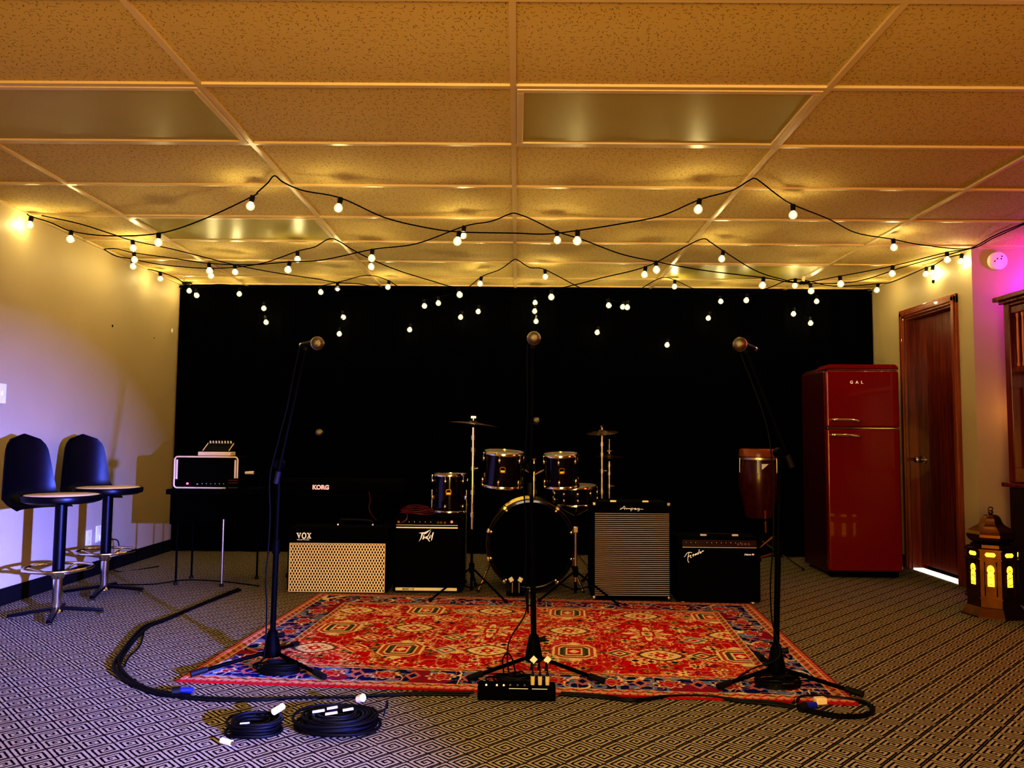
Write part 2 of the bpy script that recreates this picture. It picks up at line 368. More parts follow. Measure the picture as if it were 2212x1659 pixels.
# ------------------------------------------------------------------ rug (vertex coloured)
def make_rug():
    W, Dp, st = 2.745, 1.84, .004
    nx, ny = int(W/st), int(Dp/st); xs = np.linspace(0, W, nx+1); ys = np.linspace(0, Dp, ny+1); X, Y = np.meshgrid(xs, ys)
    rng = np.random.default_rng(5)
    def noise(sx, sy):
        gx, gy = int(W/sx)+3, int(Dp/sy)+3; gnd_ = rng.random((gy, gx)); fx, fy = X/sx, Y/sy; ix, iy = fx.astype(int), fy.astype(int)
        tx, ty = fx-ix, fy-iy; tx = tx*tx*(3-2*tx); ty = ty*ty*(3-2*ty)
        return (gnd_[iy, ix]*(1-tx)+gnd_[iy, ix+1]*tx)*(1-ty)+(gnd_[iy+1, ix]*(1-tx)+gnd_[iy+1, ix+1]*tx)*ty
    C = np.zeros(X.shape+(3,))
    RED, CRM, NAV, OLV, ORG, PNK, LBL, DRK = (.55, .006, .010), (.85, .66, .36), (.010, .016, .12), (.13, .12, .06), (.48, .10, .02), (.55, .20, .16), (.15, .24, .42), (.03, .02, .02)
    def put(mask, c): C[mask] = c
    put(np.ones(X.shape, bool), RED)
    n1 = noise(.05, .055); n2 = noise(.04, .04); n3 = noise(.4, .3)
    put(n3 > .66, (.60, .05, .012))
    field_lines = np.abs(n1-.5) < .030; put(field_lines, (.78, .40, .22)); put((np.abs(n2-.42) < .03), (.75, .22, .12)); put((np.abs(n2-.7) < .02), (.30, .16, .05)); n4 = noise(.028, .03); put((np.abs(n4-.5) < .035) & (n3 > .35), (.85, .55, .34)); put(np.abs(n4-.82) < .03, (.16, .01, .02)); put((np.abs(n1-.72) < .018), (.20, .03, .02))
    def loc(cx, cy, sx, sy): return (X-cx)/sx, (Y-cy)/sy
    def ogee(cx, cy, s, ring, inner):
        u, v = loc(cx, cy, .115*s, .10*s); r = np.abs(u)**1.25+np.abs(v)**1.6
        sp = (r < 1.5) & (np.sin(np.arctan2(v, u)*22) > .1) & (r > 1.1); put(r < 1.15, RED); put(sp, CRM); put(r < 1.0, ring); put(r < .84, CRM); put(r < .22, inner)
        put((r > .3) & (r < .5) & (np.sin(np.arctan2(v, u)*8) > .2), ORG); put(r < .07, CRM)
    def square(cx, cy, s):
        u, v = loc(cx, cy, .10*s, .12*s); m = np.maximum(np.abs(u), np.abs(v)); e = np.abs(u)+np.abs(v)
        b = (m < 1.1) & (e < 1.75); put(b, CRM); put((m < .97) & (e < 1.6), (.50, .09, .03)); put((m < .8) & (e < 1.35), CRM)
        put((m < .7) & (e < 1.2), OLV); put((np.abs(u) < .42) & (np.abs(v) < .55), CRM); put((np.abs(u) < .33) & (np.abs(v) < .42), RED); put(e < .3, CRM)
        for a in (-1, 1):
            put((np.abs(u-a*.6) < .07) & (np.abs(v) < .5) & (np.sin(v*26) > 0), DRK)
            uu, vv = (X-cx)/(.04*s), (Y-cy-a*.15*s)/(.03*s); put(np.abs(uu)+np.abs(vv) < 1, CRM)
            uu, vv = (X-cx-a*.14*s)/(.03*s), (Y-cy)/(.02*s); put(np.abs(uu)+np.abs(vv) < 1, OLV)
    def star(cx, cy, s):
        u, v = loc(cx, cy, .135*s, .15*s); r = np.hypot(u, v); an = np.arctan2(v, u); q = r/(.68+.30*np.cos(an*8))
        put(q < 1.25, RED); put(q < 1.0, CRM); put(q < .62, (.55, .30, .10)); put((np.abs(u) < .28) & (np.abs(v) < .38), RED); put((np.abs(u) < .2) & (np.abs(v) < .25), CRM); put(np.abs(u)+np.abs(v) < .14, OLV)
    def flower(cx, cy, s, c1, c2):
        u, v = loc(cx, cy, .032*s, .034*s); r = np.hypot(u, v); an = np.arctan2(v, u); q = r/(.72+.28*np.cos(an*6)); put(q < 1, c1); put(r < .42, c2); put(r < .18, DRK)
    for k in range(900):
        cx, cy = rng.random()*W, rng.random()*Dp
        flower(cx, cy, .55+.7*rng.random(), [CRM, CRM, PNK, ORG, (.5, .36, .12)][k % 5], [RED, OLV, DRK, CRM][k % 4])
    ca_, sa_ = math.cos(math.radians(4)), math.sin(math.radians(4))
    def rc(cx_, cy_):
        g_ = gnd(350+cx_/1.427, 1250+cy_/1.427, .01); dx_, dy_ = g_.x-.055, g_.y-4.137
        return dx_*ca_-dy_*sa_+W/2, dx_*sa_+dy_*ca_+Dp/2
    for x_, y_ in ((598, 213), (875, 219), (700, 98), (932, 100), (1410, 230), (1665, 238), (1600, 115), (640, 180), (1130, 130), (1130, 250), (880, 125), (1375, 140), (1640, 190), (900, 180)):
        x, y = rc(x_, y_); u, v = loc(x, y, .062, .062); e = np.abs(u)+np.abs(v); put(e < 1.15, CRM); put(e < .95, [OLV, RED, (.20, .21, .24)][int(x_) % 3]); put(e < .6, CRM); put(e < .3, RED)
    for x_, y_, g_ in ((470, 212, OLV), (600, 97, OLV), (778, 151, OLV), (1003, 221, OLV), (1030, 100, (.04, .09, .04)), (1253, 160, OLV), (1538, 236, (.04, .09, .04)), (1475, 115, OLV), (1745, 176, OLV)): ogee(*rc(x_, y_), .95, g_, RED)
    for x_, y_ in ((737, 217), (815, 97), (1250, 105), (1270, 224), (1690, 118), (1785, 240), (550, 150)): square(*rc(x_, y_), .95)
    for x_, y_ in ((1015, 160), (1495, 170)): star(*rc(x_, y_), 1.)
    # borders
    de = np.minimum(np.minimum(X, W-X), np.minimum(Y, Dp-Y)); s_ = np.where(np.minimum(X, W-X) < np.minimum(Y, Dp-Y), Y, X)
    bd = de < .27; put(bd, NAV); k1 = noise(.05, .05); k2 = noise(.035, .035); k3 = noise(.11, .11)
    put(bd & (np.abs(k1-.5) < .09), LBL); put(bd & (np.abs(k1-.62) < .02), (.5, .45, .4)); put(bd & (np.abs(k2-.5) < .05), PNK); put(bd & (k3 > .74), (.28, .02, .05)); put(bd & (np.abs(k3-.35) < .02), CRM)
    ph = (s_ % .24)/.24-.5; cen = (de-.165)/.052
    r = np.hypot(ph*.24/.062, cen); rr = r/(.85+.15*np.cos(np.arctan2(cen, ph*4)*8)); put(bd & (rr < 1.1), CRM); put(bd & (rr < .92), (.36, .02, .03)); put(bd & (rr < .6), PNK); put(bd & (rr < .38), RED)
    ph2 = ((s_+.12) % .24)/.24-.5; e2 = np.abs(ph2*.24/.036)+np.abs(cen*.9); put(bd & (e2 < 1), PNK); put(bd & (e2 < .55), NAV)
    for lo_, hi_ in ((.026, .070), (.245, .285)):
        z = (de > lo_) & (de < hi_); put(z, (.55, .33, .17)); mid = (de-(lo_+hi_)/2)/((hi_-lo_)/2)
        wv = np.sin(s_*2*PI/.06); put(z & (np.abs(mid-.55*wv) < .28), RED); put(z & (np.hypot(((s_ % .06)-.03)/.012, mid/.35) < 1), OLV)
        put(z & (np.abs(mid) > .82), CRM)
    put(de < .026, (.60, .24, .17)); put((de < .026) & (np.sin(s_*2*PI/.03) > .55), (.45, .05, .04)); put(de < .007, (.30, .01, .01))
    fl = rng.random(X.shape)[..., None]; C *= (.72+.5*fl)
    me = bpy.data.meshes.new('rug'); nv = (nx+1)*(ny+1)
    co = np.zeros((nv, 3), 'f'); co[:, 0] = (X-W/2).ravel(); co[:, 1] = (Y-Dp/2).ravel()
    co[:, 2] = .009+.0015*noise(.5, .4).ravel()
    idx = np.arange(nv).reshape(ny+1, nx+1); q = np.stack([idx[:-1, :-1], idx[:-1, 1:], idx[1:, 1:], idx[1:, :-1]], -1).reshape(-1, 4)
    ring = np.concatenate([idx[0, :], idx[1:, -1], idx[-1, :-1][::-1], idx[1:-1, 0][::-1]])
    lowc = co[ring].copy(); lowc[:, 2] = .001; co = np.concatenate([co, lowc]); m = len(ring); low = np.arange(nv, nv+m)
    sk = np.stack([ring, low, np.roll(low, -1), np.roll(ring, -1)], -1); q = np.concatenate([q, sk])
    nq = len(q); me.vertices.add(len(co)); me.vertices.foreach_set('co', co.ravel()); me.loops.add(nq*4); me.loops.foreach_set('vertex_index', q.ravel().astype('i'))
    me.polygons.add(nq); me.polygons.foreach_set('loop_start', np.arange(0, nq*4, 4, dtype='i'))
    me.update(calc_edges=True); me.validate()
    ca = me.color_attributes.new('pile_colour', 'FLOAT_COLOR', 'POINT'); cc = np.ones((len(co), 4), 'f'); cc[:nv, :3] = C.reshape(-1, 3); cc[nv:, :3] = (.3, .01, .01)
    ca.data.foreach_set('color', cc.ravel())
    mt = mat('woven rug pile', (.4, .02, .02), .95, spec=.03); b = NT(mt); a = b.n('ShaderNodeAttribute'); a.attribute_name = 'pile_colour'
    b.put(mt.node_tree.nodes['Principled BSDF'].inputs['Base Color'], a.outputs['Color']); me.materials.append(mt)
    o = bpy.data.objects.new('oriental_rug', me); COL.objects.link(o); o.location = (.055, 4.137, 0); o.rotation_euler = (0, 0, -math.radians(4.0))
    tag(o, 'red oriental rug with navy floral border lying under the microphone stands', 'rug')
make_rug()
RZ = .0115   # top of the rug

# ------------------------------------------------------------------ string lights
SN = [0]
def strand(label, pts, r=.0035, extra=()):
    """pts: (px, py, Y, kind) ; kind 'b' = the pixel is the centre of a hanging bulb, 'h' = cord point, 's' = sideways bulb"""
    p0 = at(pts[0][0], pts[0][1], pts[0][2]); SN[0] += 1; root = thing('string_lights', label, 'string lights', p0, group='globe string lights under the ceiling')
    cord = []; bulbs = []
    for p in pts:
        w = at(p[0], p[1], p[2]); w.z -= .009*(SN[0] % 4); k = p[3] if len(p) > 3 else 'h'
        w.x = min(max(w.x, XL+.035), XR-.035) if w.y > YC else max(w.x, XL+.035)
        if k == 'b':
            tilt = Vector((random.uniform(-.22, .22), random.uniform(-.2, .2), -1)).normalized(); w.z = min(w.z, H-.075)
            c = w - tilt*.0555; bulbs.append((c, tilt)); cord.append(c)
        else: w.z = min(w.z, H-.006); cord.append(w)
    path = smoothpath(cord, 7)
    for q in path: q.z = min(q.z, H-.005)
    MB().tube([q-p0 for q in path], r, 6).build('cord', WIRE, root)
    for c, t in bulbs:
        c = c-p0; x, y = bas(t); g = c + t*.058
        bo = MB(); prof = [(.010, .030), (.0125, .036)] + [(max(.0006, .0235*math.sin(a)), 0.0555-.0235*math.cos(a)) for a in [PI*(.22+.78*i/10) for i in range(11)]]
        bo = bo.lathe(prof, (0, 0, 0), 18, t).build('bulb', GLASS, root, loc=c)
        MB().lathe([(.0008, -.004), (.011, -.003), (.0135, .004), (.0125, .030), (.0135, .033), (.009, .034)], (0, 0, 0), 14, t).build('socket', RUB, bo)
        MB().ball(t*.0555, .0105, 6).build('filament', FILA, bo)
    return root
# nearest strand: left wall - hook - sag - hook - right corner
strand('nearest light string, sagging from left wall across the centre to the right corner', [
    (52, 440, 4.72), (66, 453, 4.72, 'b'), (110, 478, 4.75), (152, 514, 4.75, 'b'), (230, 506, 4.6), (342, 521, 4.45, 'b'), (440, 470, 4.25), (541, 442, 4.1, 'b'), (556, 412, 4.04), (578, 392, 4.0), (593, 376, 3.98), (612, 390, 3.99),
    (655, 408, 4.0), (731, 446, 4.03, 'b'), (830, 466, 4.08), (920, 488, 4.1), (988, 518, 4.12, 'b'), (1110, 500, 4.12), (1180, 502, 4.12), (1247, 517, 4.12, 'b'), (1340, 480, 4.1), (1430, 462, 4.05), (1508, 449, 4.0, 'b'), (1580, 408, 3.98), (1618, 386, 3.97), (1630, 380, 3.97), (1644, 390, 3.98),
    (1680, 418, 4.05), (1713, 461, 4.2, 'b'), (1790, 470, 4.5), (1850, 500, 4.8), (1931, 532, 5.05, 'b'), (1990, 526, 5.2), (2092, 522, 5.42), (2150, 500, 5.1), (2230, 462, 4.7)])
strand('second light string, peaking at the centre ceiling grid line behind the nearest string', [
    (213, 520, 5.62), (250, 532, 5.55), (291, 556, 5.5, 'b'), (370, 552, 5.4), (453, 580, 5.25, 'b'), (540, 566, 5.1), (622, 577, 5.0, 'b'), (700, 555, 4.9), (803, 552, 4.8, 'b'), (900, 520, 4.72), (1000, 502, 4.66, 'b'), (1060, 472, 4.62), (1098, 457, 4.6), (1110, 454, 4.6), (1122, 457, 4.6),
    (1150, 468, 4.6), (1204, 513, 4.66, 'b'), (1260, 512, 4.7), (1340, 542, 4.75), (1418, 577, 4.85, 'b'), (1520, 578, 4.95), (1647, 611, 5.15, 'b'), (1727, 605, 5.3), (1816, 608, 5.35, 'b'), (1927, 586, 5.4, 'b'), (2046, 556, 5.44, 'b'), (2094, 524, 5.42), (2150, 502, 5.0), (2230, 468, 4.6)])
strand('third light string, peaking at two ceiling grid lines left and right of centre', [
    (214, 522, 5.62), (250, 545, 5.66), (288, 568, 5.7, 'b'), (350, 564, 5.75), (456, 588, 5.7, 'b'), (560, 562, 5.5), (643, 552, 5.35, 'b'), (680, 525, 5.25), (717, 507, 5.22), (760, 530, 5.24), (802, 568, 5.3, 'b'), (860, 576, 5.45), (930, 598, 5.6), (993, 629, 5.7, 'b'), (1090, 620, 5.75), (1191, 634, 5.65, 'b'),
    (1300, 592, 5.45), (1392, 585, 5.3, 'b'), (1460, 535, 5.2), (1515, 508, 5.14), (1535, 515, 5.15), (1559, 551, 5.2, 'b'), (1640, 580, 5.4), (1727, 604, 5.6), (1752, 621, 5.7, 'b'), (1850, 600, 5.6), (1960, 566, 5.5), (2093, 528, 5.42)])
strand('fourth light string, running low from the left wall to the middle of the curtain', [
    (90, 460, 4.75), (170, 483, 4.9), (240, 505, 5.1), (288, 535, 5.3, 'b'), (380, 540, 5.5), (508, 588, 5.75, 'b'), (600, 590, 5.9), (680, 602, 6.1), (729, 625, 6.2, 'b'), (780, 614, 6.3), (840, 628, 6.5), (917, 661, 6.6, 'b'), (947, 655, 6.6, 'b'), (1000, 628, 6.4), (1037, 613, 6.2, 'b'), (1080, 582, 5.95), (1104, 565, 5.86), (1113, 558, 5.85), (1122, 564, 5.86),
    (1145, 578, 5.9), (1178, 598, 6.0, 'b'), (1250, 620, 6.2), (1315, 660, 6.4, 'b'), (1355, 664, 6.45, 'b'), (1500, 640, 6.5), (1612, 649, 6.5, 'b'), (1660, 622, 6.3), (1717, 617, 6.2, 'b'), (1800, 618, 6.3), (1894, 627, 6.5, 'b'), (1930, 608, 6.2), (2000, 590, 5.95, 'b'), (2013, 567, 5.9, 'b'), (2060, 545, 5.7), (2095, 541, 5.52, 'b')])
strand('fifth light string, peaking just in front of the curtain left and right of centre', [
    (310, 566, 6.3), (347, 592, 6.35, 'b'), (380, 598, 6.5), (425, 636, 6.7, 'b'), (470, 612, 6.75), (517, 633, 6.8, 'b'), (570, 664, 6.82, 'b'), (640, 628, 6.75), (693, 629, 6.65, 'b'), (740, 605, 6.55), (793, 592, 6.48), (838, 618, 6.55, 'b'), (900, 640, 6.7), (1033, 671, 6.85, 'b'), (1100, 640, 6.85), (1156, 652, 6.85, 'b'), (1250, 640, 6.8), (1345, 661, 6.75, 'b'),
    (1390, 618, 6.6), (1430, 597, 6.48), (1457, 617, 6.5, 'b'), (1500, 622, 6.7), (1557, 649, 6.8, 'b'), (1640, 632, 6.84), (1764, 649, 6.85, 'b'), (1880, 622, 6.9)])
strand('lowest light string, drooping in front of the upper part of the black curtain', [
    (402, 600, 6.88), (409, 621, 6.88, 'b'), (480, 650, 6.88), (575, 692, 6.88, 'b'), (660, 655, 6.88), (742, 681, 6.88, 'b'), (733, 717, 6.84, 'b'), (810, 690, 6.88), (885, 708, 6.88, 'b'), (940, 672, 6.88), (995, 681, 6.88, 'b'), (1080, 655, 6.88), (1155, 668, 6.84, 'b'), (1158, 690, 6.88, 'b'), (1220, 680, 6.88), (1290, 714, 6.88, 'b'), (1360, 700, 6.88), (1441, 741, 6.88, 'b'), (1490, 690, 6.88), (1530, 683, 6.88, 'b'), (1598, 736, 6.84, 'b'), (1650, 680, 6.88), (1714, 674, 6.88, 'b'), (1751, 694, 6.88, 'b'), (1880, 626, 6.88)])
def plugbundle(px, py, Y, label, n=3):
    p = at(px, py, Y); o = thing('plug_connector', label, 'plug', p); mb = MB()
    for k in range(n): a = k*.022; mb.cyl((-.035+.01*k, 0, a*.4), (.035+.01*k, .01, .006-a*.3), .010, .008, 12)
    mb.build('plug_body', RUB, o); MB().box((-.012, -.014, .03), (.022, .002, .036), ry=.2).build('tag', CREAM, o, smooth=False)
plugbundle(1738, 612, 5.55, 'joined black cord plugs with pale tag under right ceiling strings')
plugbundle(402, 612, 6.8, 'joined black cord plugs at the left corner of the curtain', 2)

# ------------------------------------------------------------------ wall bits
def plate(p, label, name, kind, cat='outlet'):
    o = thing(name, label, cat, p); MB().box((.004, 0, 0), (.008, .075, .118)).build('cover_plate', WHITE, o, bevel=.002)
    mb = MB()
    if kind == 'o':
        for z in (-.028, .028): MB().box((.0085, 0, z), (.002, .034, .028)).build('receptacle', CREAM, o, bevel=.001)
    else: mb.box((.012, 0, 0), (.012, .012, .026)).build('toggle', WHITE, o, bevel=.001)
p = plane(190, 1163, 0, XL); plate(p, 'left white wall outlet plate low between the two stools', 'wall_outlet', 'o')
p2 = plane(212, 1153, 0, XL); plate(p2, 'right white wall outlet plate with a black plug in it', 'wall_outlet', 'o')
plate(plane(2, 850, 0, XL), 'white light switch on the left wall at the photo edge', 'light_switch', 's', 'switch')
ad = thing('power_adapter', 'white power adapter plugged into the outlet behind the second stool', 'adapter', (XL+.0100, p2.y, p2.z-.028))
MB().box((.02, .05, 0), (.04, .13, .045)).build('adapter_body', WHITE, ad, bevel=.005)
pts = [(XL+.05, p2.y+.07, p2.z-.045), (XL+.10, p2.y+.10, p2.z-.07), (XL+.11, p2.y+.09, p2.z-.2), (XL+.09, p2.y+.07, .12), (XL+.10, p2.y+.1, .006), (XL+.3, p2.y+.35, .006)]
MB().tube([q_-ad.location for q_ in smoothpath(pts, 8)], .004, 8).build('power_cord', CABLE, ad)
for px, py, r_, m_, nm, lb, ct in ((243, 704, .009, BLACK, 'wall_hook', 'small dark hook on the left wall above the stools', 'hook'), (372, 714, .02, WHITE, 'wall_patch', 'small white oval patch on the left wall near the curtain', 'patch'), (333, 730, .005, BLACK, 'nail', 'tiny dark nail in the left wall beside the white patch', 'nail')):
    q = plane(px, py, 0, XL); tag(MB().lathe([(1e-4, .003), (r_*.8, .0028), (r_, 0.0005), (r_, -.0005)], (0, 0, 0), 18, (1, 0, 0)).build(nm, m_, loc=q), lb, ct)
q = plane(2017, 608, 0, XR); tag(MB().lathe([(1e-4, .012), (.012, .01), (.014, 0)], (0, 0, 0), 16, (-1, 0, 0)).build('wall_hook', BLACK, loc=q), 'small dark hook on the right wall above the door', 'hook')
# smoke alarm on the far wall
q = at(2152, 565, YC); sm = thing('smoke_alarm', 'round white alarm high on the magenta lit wall at right', 'alarm', q)
MB().lathe([(.064, 0), (.066, .012), (.062, .03), (.05, .034), (1e-3, .034)], (0, 0, 0), 40, (0, -1, 0)).build('alarm_body', WHITE, sm)
mb = MB()
for a, b in ((.02, .03), (-.012, .012), (.015, .012), (-.03, -.005)): mb.cyl((a, -.033, b), (a, -.036, b), .0045, n=10)
mb.build('vent_holes', BLACK, sm)

# ------------------------------------------------------------------ bar stools
def make_stool(loc, rz, zs, label):
    o = thing('bar_stool', label, 'stool', loc, rz, 'swivel bar stools by the left wall')
    MB().lathe([(1e-3, zs), (.185, zs), (.192, zs-.004), (.192, zs-.006)], n=40).build('seat_top', SEATT, o)
    MB().lathe([(.19, zs-.0015), (.203, zs-.002), (.207, zs-.012), (.203, zs-.034), (.17, zs-.046), (.06, zs-.05), (1e-3, zs-.05)], n=40).build('seat', VINYL, o)
    # moulded back shell, wraps the -x side
    vs = []; fs = []; na, nz = 20, 14
    for s_ in (0, 1):
        for j in range(nz+1):
            t = j/nz; z = zs-.085+(.425)*t
            half = (.64*(1-.42*t))*math.sqrt(max(0., 1-(max(0, t-.74)/.26)**2.4)) + .01; half *= 1+.5*max(0, .2-t)/.2
            q_ = min(1, t/.2); R = .205 + .085*math.sin(q_*PI/2) + .02*t + (.009 if s_ else 0)
            for i in range(na+1):
                a = PI + half*(2*i/na-1); vs.append((R*math.cos(a)-.01*t, R*math.sin(a), z))
    n1 = (nz+1)*(na+1)
    for j in range(nz):
        for i in range(na):
            a = j*(na+1)+i; fs += [(a, a+na+1, a+na+2, a+1), (n1+a, n1+a+1, n1+a+na+2, n1+a+na+1)]
    for j in range(nz):
        a = j*(na+1); fs.append((a, n1+a, n1+a+na+1, a+na+1)); a += na; fs.append((a, a+na+1, n1+a+na+1, n1+a))
    for i in range(na): fs.append((i, i+1, n1+i+1, n1+i)); a = nz*(na+1)+i; fs.append((a, n1+a, n1+a+1, a+1))
    MB().add(vs, fs).build('backrest', VINYL, o)
    MB().cyl((0, 0, .25), (0, 0, zs-.045), .031, n=24).build('column', VINYL, o)
    rg = MB(); pts = [(.172*math.cos(2*PI*i/40), .172*math.sin(2*PI*i/40), .275) for i in range(40)]; rg.tube(pts, .009, 10, True)
    for k in range(4): a = k*PI/2+.4; rg.cyl((.02*math.cos(a), .02*math.sin(a), .235), (.17*math.cos(a), .17*math.sin(a), .272), .006)
    rg.lathe([(.033, .255), (.040, .25), (.034, .225), (.026, .215)]); rg.build('foot_ring', CHROME, o)
    MB().lathe([(.024, .25), (.024, .05), (.03, .045), (.034, .03)], n=24).build('stem', CHROME, o)
    for k in range(4):
        a = k*PI/2+.75; c, s_ = math.cos(a), math.sin(a)
        l = MB().bar((.02*c, .02*s_, .052), (.235*c, .235*s_, .026), .03, .018).build('leg', VINYL, o, bevel=.004)
        MB().lathe([(1e-3, 0), (.013, 0), (.013, .010), (.006, .014), (.006, .026)], (.225*c, .225*s_, 0), 14).build('glide', CHROME, l)
    return o
g1, g2 = gnd(121, 1334), gnd(224, 1284)
zs1 = at(140, 1068, g1.y).z; zs2 = at(238, 1052, g2.y).z
make_stool((g1.x, g1.y, 0), -.36, zs1, 'bar stool nearer the camera with black shell back, tan seat and chrome foot ring')
make_stool((g2.x, g2.y, 0), -.55, zs2, 'bar stool further from the camera, in front of the wall outlets')

# ------------------------------------------------------------------ amplifiers
def box_part(name, parent, x0, x1, y0, y1, z0, z1, m, bevel=.006):
    return MB().box(((x0+x1)/2, (y0+y1)/2, (z0+z1)/2), (x1-x0, y1-y0, z1-z0)).build(name, m, parent, smooth=bevel > 0, bevel=bevel)
def amp_base(name, label, pl, pr, ytop, depth=.26, Y=None):
    a, b = gnd(*pl), gnd(*pr); Y = Y or (a.y+b.y)/2
    xa, xb = at(pl[0], pl[1], Y).x, at(pr[0], pr[1], Y).x; Hh = at((pl[0]+pr[0])/2, ytop, Y).z
    o = thing(name, label, 'amplifier', ((xa+xb)/2, Y, 0)); return o, xb-xa, Hh, Y
def feet(o, w, dep, z=.012, m=RUB, r=.014):
    for x in (-1, 1):
        for y in (.04, dep-.04): MB().cyl((x*(w/2-.04), y, 0), (x*(w/2-.04), y, z), r, r*.85, 14).build('foot', m, o)
def knobs(o, xs, y, z, r=.008, m=RUB, dot=LABEL):
    for x in xs:
        k = MB().cyl((x, y, z), (x, y-.012, z), r, r*.85, 14).build('knob', m, o)
        MB().box((x, y-.0125, z+r*.4), (.002, .001, r*.9)).build('pointer', dot, k, smooth=False)
def corners(o, w, dep, h, z0, m=CHROME, s=.028):
    for x in (-1, 1):
        for z in (z0, h):
            MB().box((x*(w/2-s/2+.001), s/2-.002, z+(s/2-.001 if z == z0 else -s/2+.001)), (s, s, s)).build('corner_cap', m, o, bevel=.006)
# VOX
o, w, h, Y = amp_base('guitar_amplifier', 'wide combo amplifier with silver diamond grille and VOX lettering, left of the drums', (618, 1283), (837, 1285), 1140, Y=5.20)
feet(o, w, .25); box_part('cabinet', o, -w/2, w/2, 0, .25, .012, h, BLACK, .012)
def lp(px, py, Y, o): q = at(px, py, Y); return q.x-o.location.x, q.z
gx0, gz1 = lp(627, 1173, Y, o); gx1, gz0 = lp(830, 1279, Y, o)
box_part('grille', o, gx0, gx1, -.006, .002, gz0, gz1, VOXG, .0)
mb = MB()
for a in (gx0, gx1): mb.box((a, -.006, (gz0+gz1)/2), (.006, .006, gz1-gz0+.006))
for a in (gz0, gz1): mb.box(((gx0+gx1)/2, -.006, a), (gx1-gx0, .006, .006))
mb.build('grille_piping', CREAM, o, smooth=False)
lx, lz = lp(657, 1157, Y, o)
# VOX letters built as outlines with serifs
def vox_logo():
    mb = MB(); t = .003; u = (1, 0, 0); v = (0, 0, 1); S = .0185
    def pr(poly, ox): mb.prism([(a*S, b*S) for a, b in poly], (lx+ox*S, -.001, lz), u, v, t)
    pr([(-1.0, 1), (-.15, 1), (-.15, .8), (-.35, .8), (0, -.1), (.3, .8), (.12, .8), (.12, 1), (.75, 1), (.75, .8), (.6, .8), (.05, -1), (-.1, -1), (-.82, .8), (-1., .8)], -1.75)
    ring = [(.85*math.cos(a), 1.15*math.sin(a)) for a in [2*PI*i/28 for i in range(28)]]; inn = [(.45*math.cos(a), .72*math.sin(a)) for a in [2*PI*i/28 for i in range(28)]]
    vs = [(lx+a*S, -.001-t*k, lz+b*S) for k in (0, 1) for L in (ring, inn) for a, b in L]; n = 28; fs = []
    for i in range(n): j = (i+1) % n; fs += [(2*n+i, 2*n+j, 3*n+j, 3*n+i), (i, j, 2*n+j, 2*n+i), (n+i, 3*n+i, 3*n+j, n+j)]
    mb.add(vs, fs)
    pr([(-.8, 1), (0, 1), (0, .8), (-.12, .8), (.12, .32), (.36, .8), (.22, .8), (.22, 1), (.82, 1), (.82, .8), (.68, .8), (.26, .08), (.72, -.8), (.9, -.8), (.9, -1), (.05, -1), (.05, -.8), (.2, -.8), (0, -.32), (-.25, -.8), (-.1, -.8), (-.1, -1), (-.8, -1), (-.8, -.8), (-.6, -.8), (-.12, .08), (-.55, .8), (-.8, .8)], 1.75)
    return mb
vox_logo().build('logo', LABEL, o, smooth=False)
sx, sz = lp(655, 1166, Y, o); text_mb('VALVETRONIX', .0125, .001, space=1.0).build('lettering', LABEL, o, smooth=False, loc=(sx, -.001, sz))
box_part('control_panel', o, -w/2+.03, w/2-.03, .04, .12, h-.001, h+.004, BLACKG, .002)
hx = [lp(x, 1128, Y, o)[0] for x in (735, 780)]
mb = MB().tube(smoothpath([(hx[0]-.05, .16, h), (hx[0]-.03, .16, h+.03), (0, .16, h+.036), (hx[1]+.03, .16, h+.03), (hx[1]+.05, .16, h)], 6), .008, 8); mb.build('handle', RUB, o)
for x in (hx[0]-.05, hx[1]+.05): MB().cyl((x, .16, h-.002), (x, .16, h+.010), .012, .010).build('handle_cap', CHROME, o)
# Peavey
o, w, h, Y = amp_base('bass_amplifier', 'black combo amplifier with silver strips and slanted PEAVEY logo beside floor tom', (848, 1282), (999, 1284), 1116, Y=5.23)
feet(o, w, .27); box_part('cabinet', o, -w/2, w/2, 0, .27, .012, h, BLACK, .010)
a, z = lp(856, 1139, Y, o); b, _ = lp(989, 1139, Y, o)
box_part('silver_strip', o, a, b, -.004, .001, z-.005, z+.004, SILV, .001)
a2, zp = lp(856, 1128, Y, o); b2, _ = lp(989, 1128, Y, o)
box_part('control_panel', o, a2, b2, -.002, .004, zp-.018, zp+.02, BLACKG, .001); box_part('panel_edge', o, a2, b2, -.003, .001, zp-.019, zp-.016, SILV, .0)
knobs(o, [a2+.05+i*.036 for i in range(6)], -.002, zp+.002, .008)
for x in (b2-.13, b2-.11, b2-.085): MB().lathe([(.004, 0), (.007, 0), (.007, -.004), (.004, -.004)], (x, -.003, zp+.001), 16, (0, 1, 0)).build('jack', BRASS, o)
MB().cyl((b2-.04, -.002, zp+.006), (b2-.04, -.010, zp+.006), .009).build('power_switch', CREAM, o)
MB().cyl((a2+.02, -.002, zp), (a2+.02, -.03, zp+.005), .008).build('jack_plug', BRASS, o)
lx, lz = lp(921, 1160, Y, o); S = .052
def pk(poly): return [(a*S, b*S) for a, b in poly]
mb = MB()
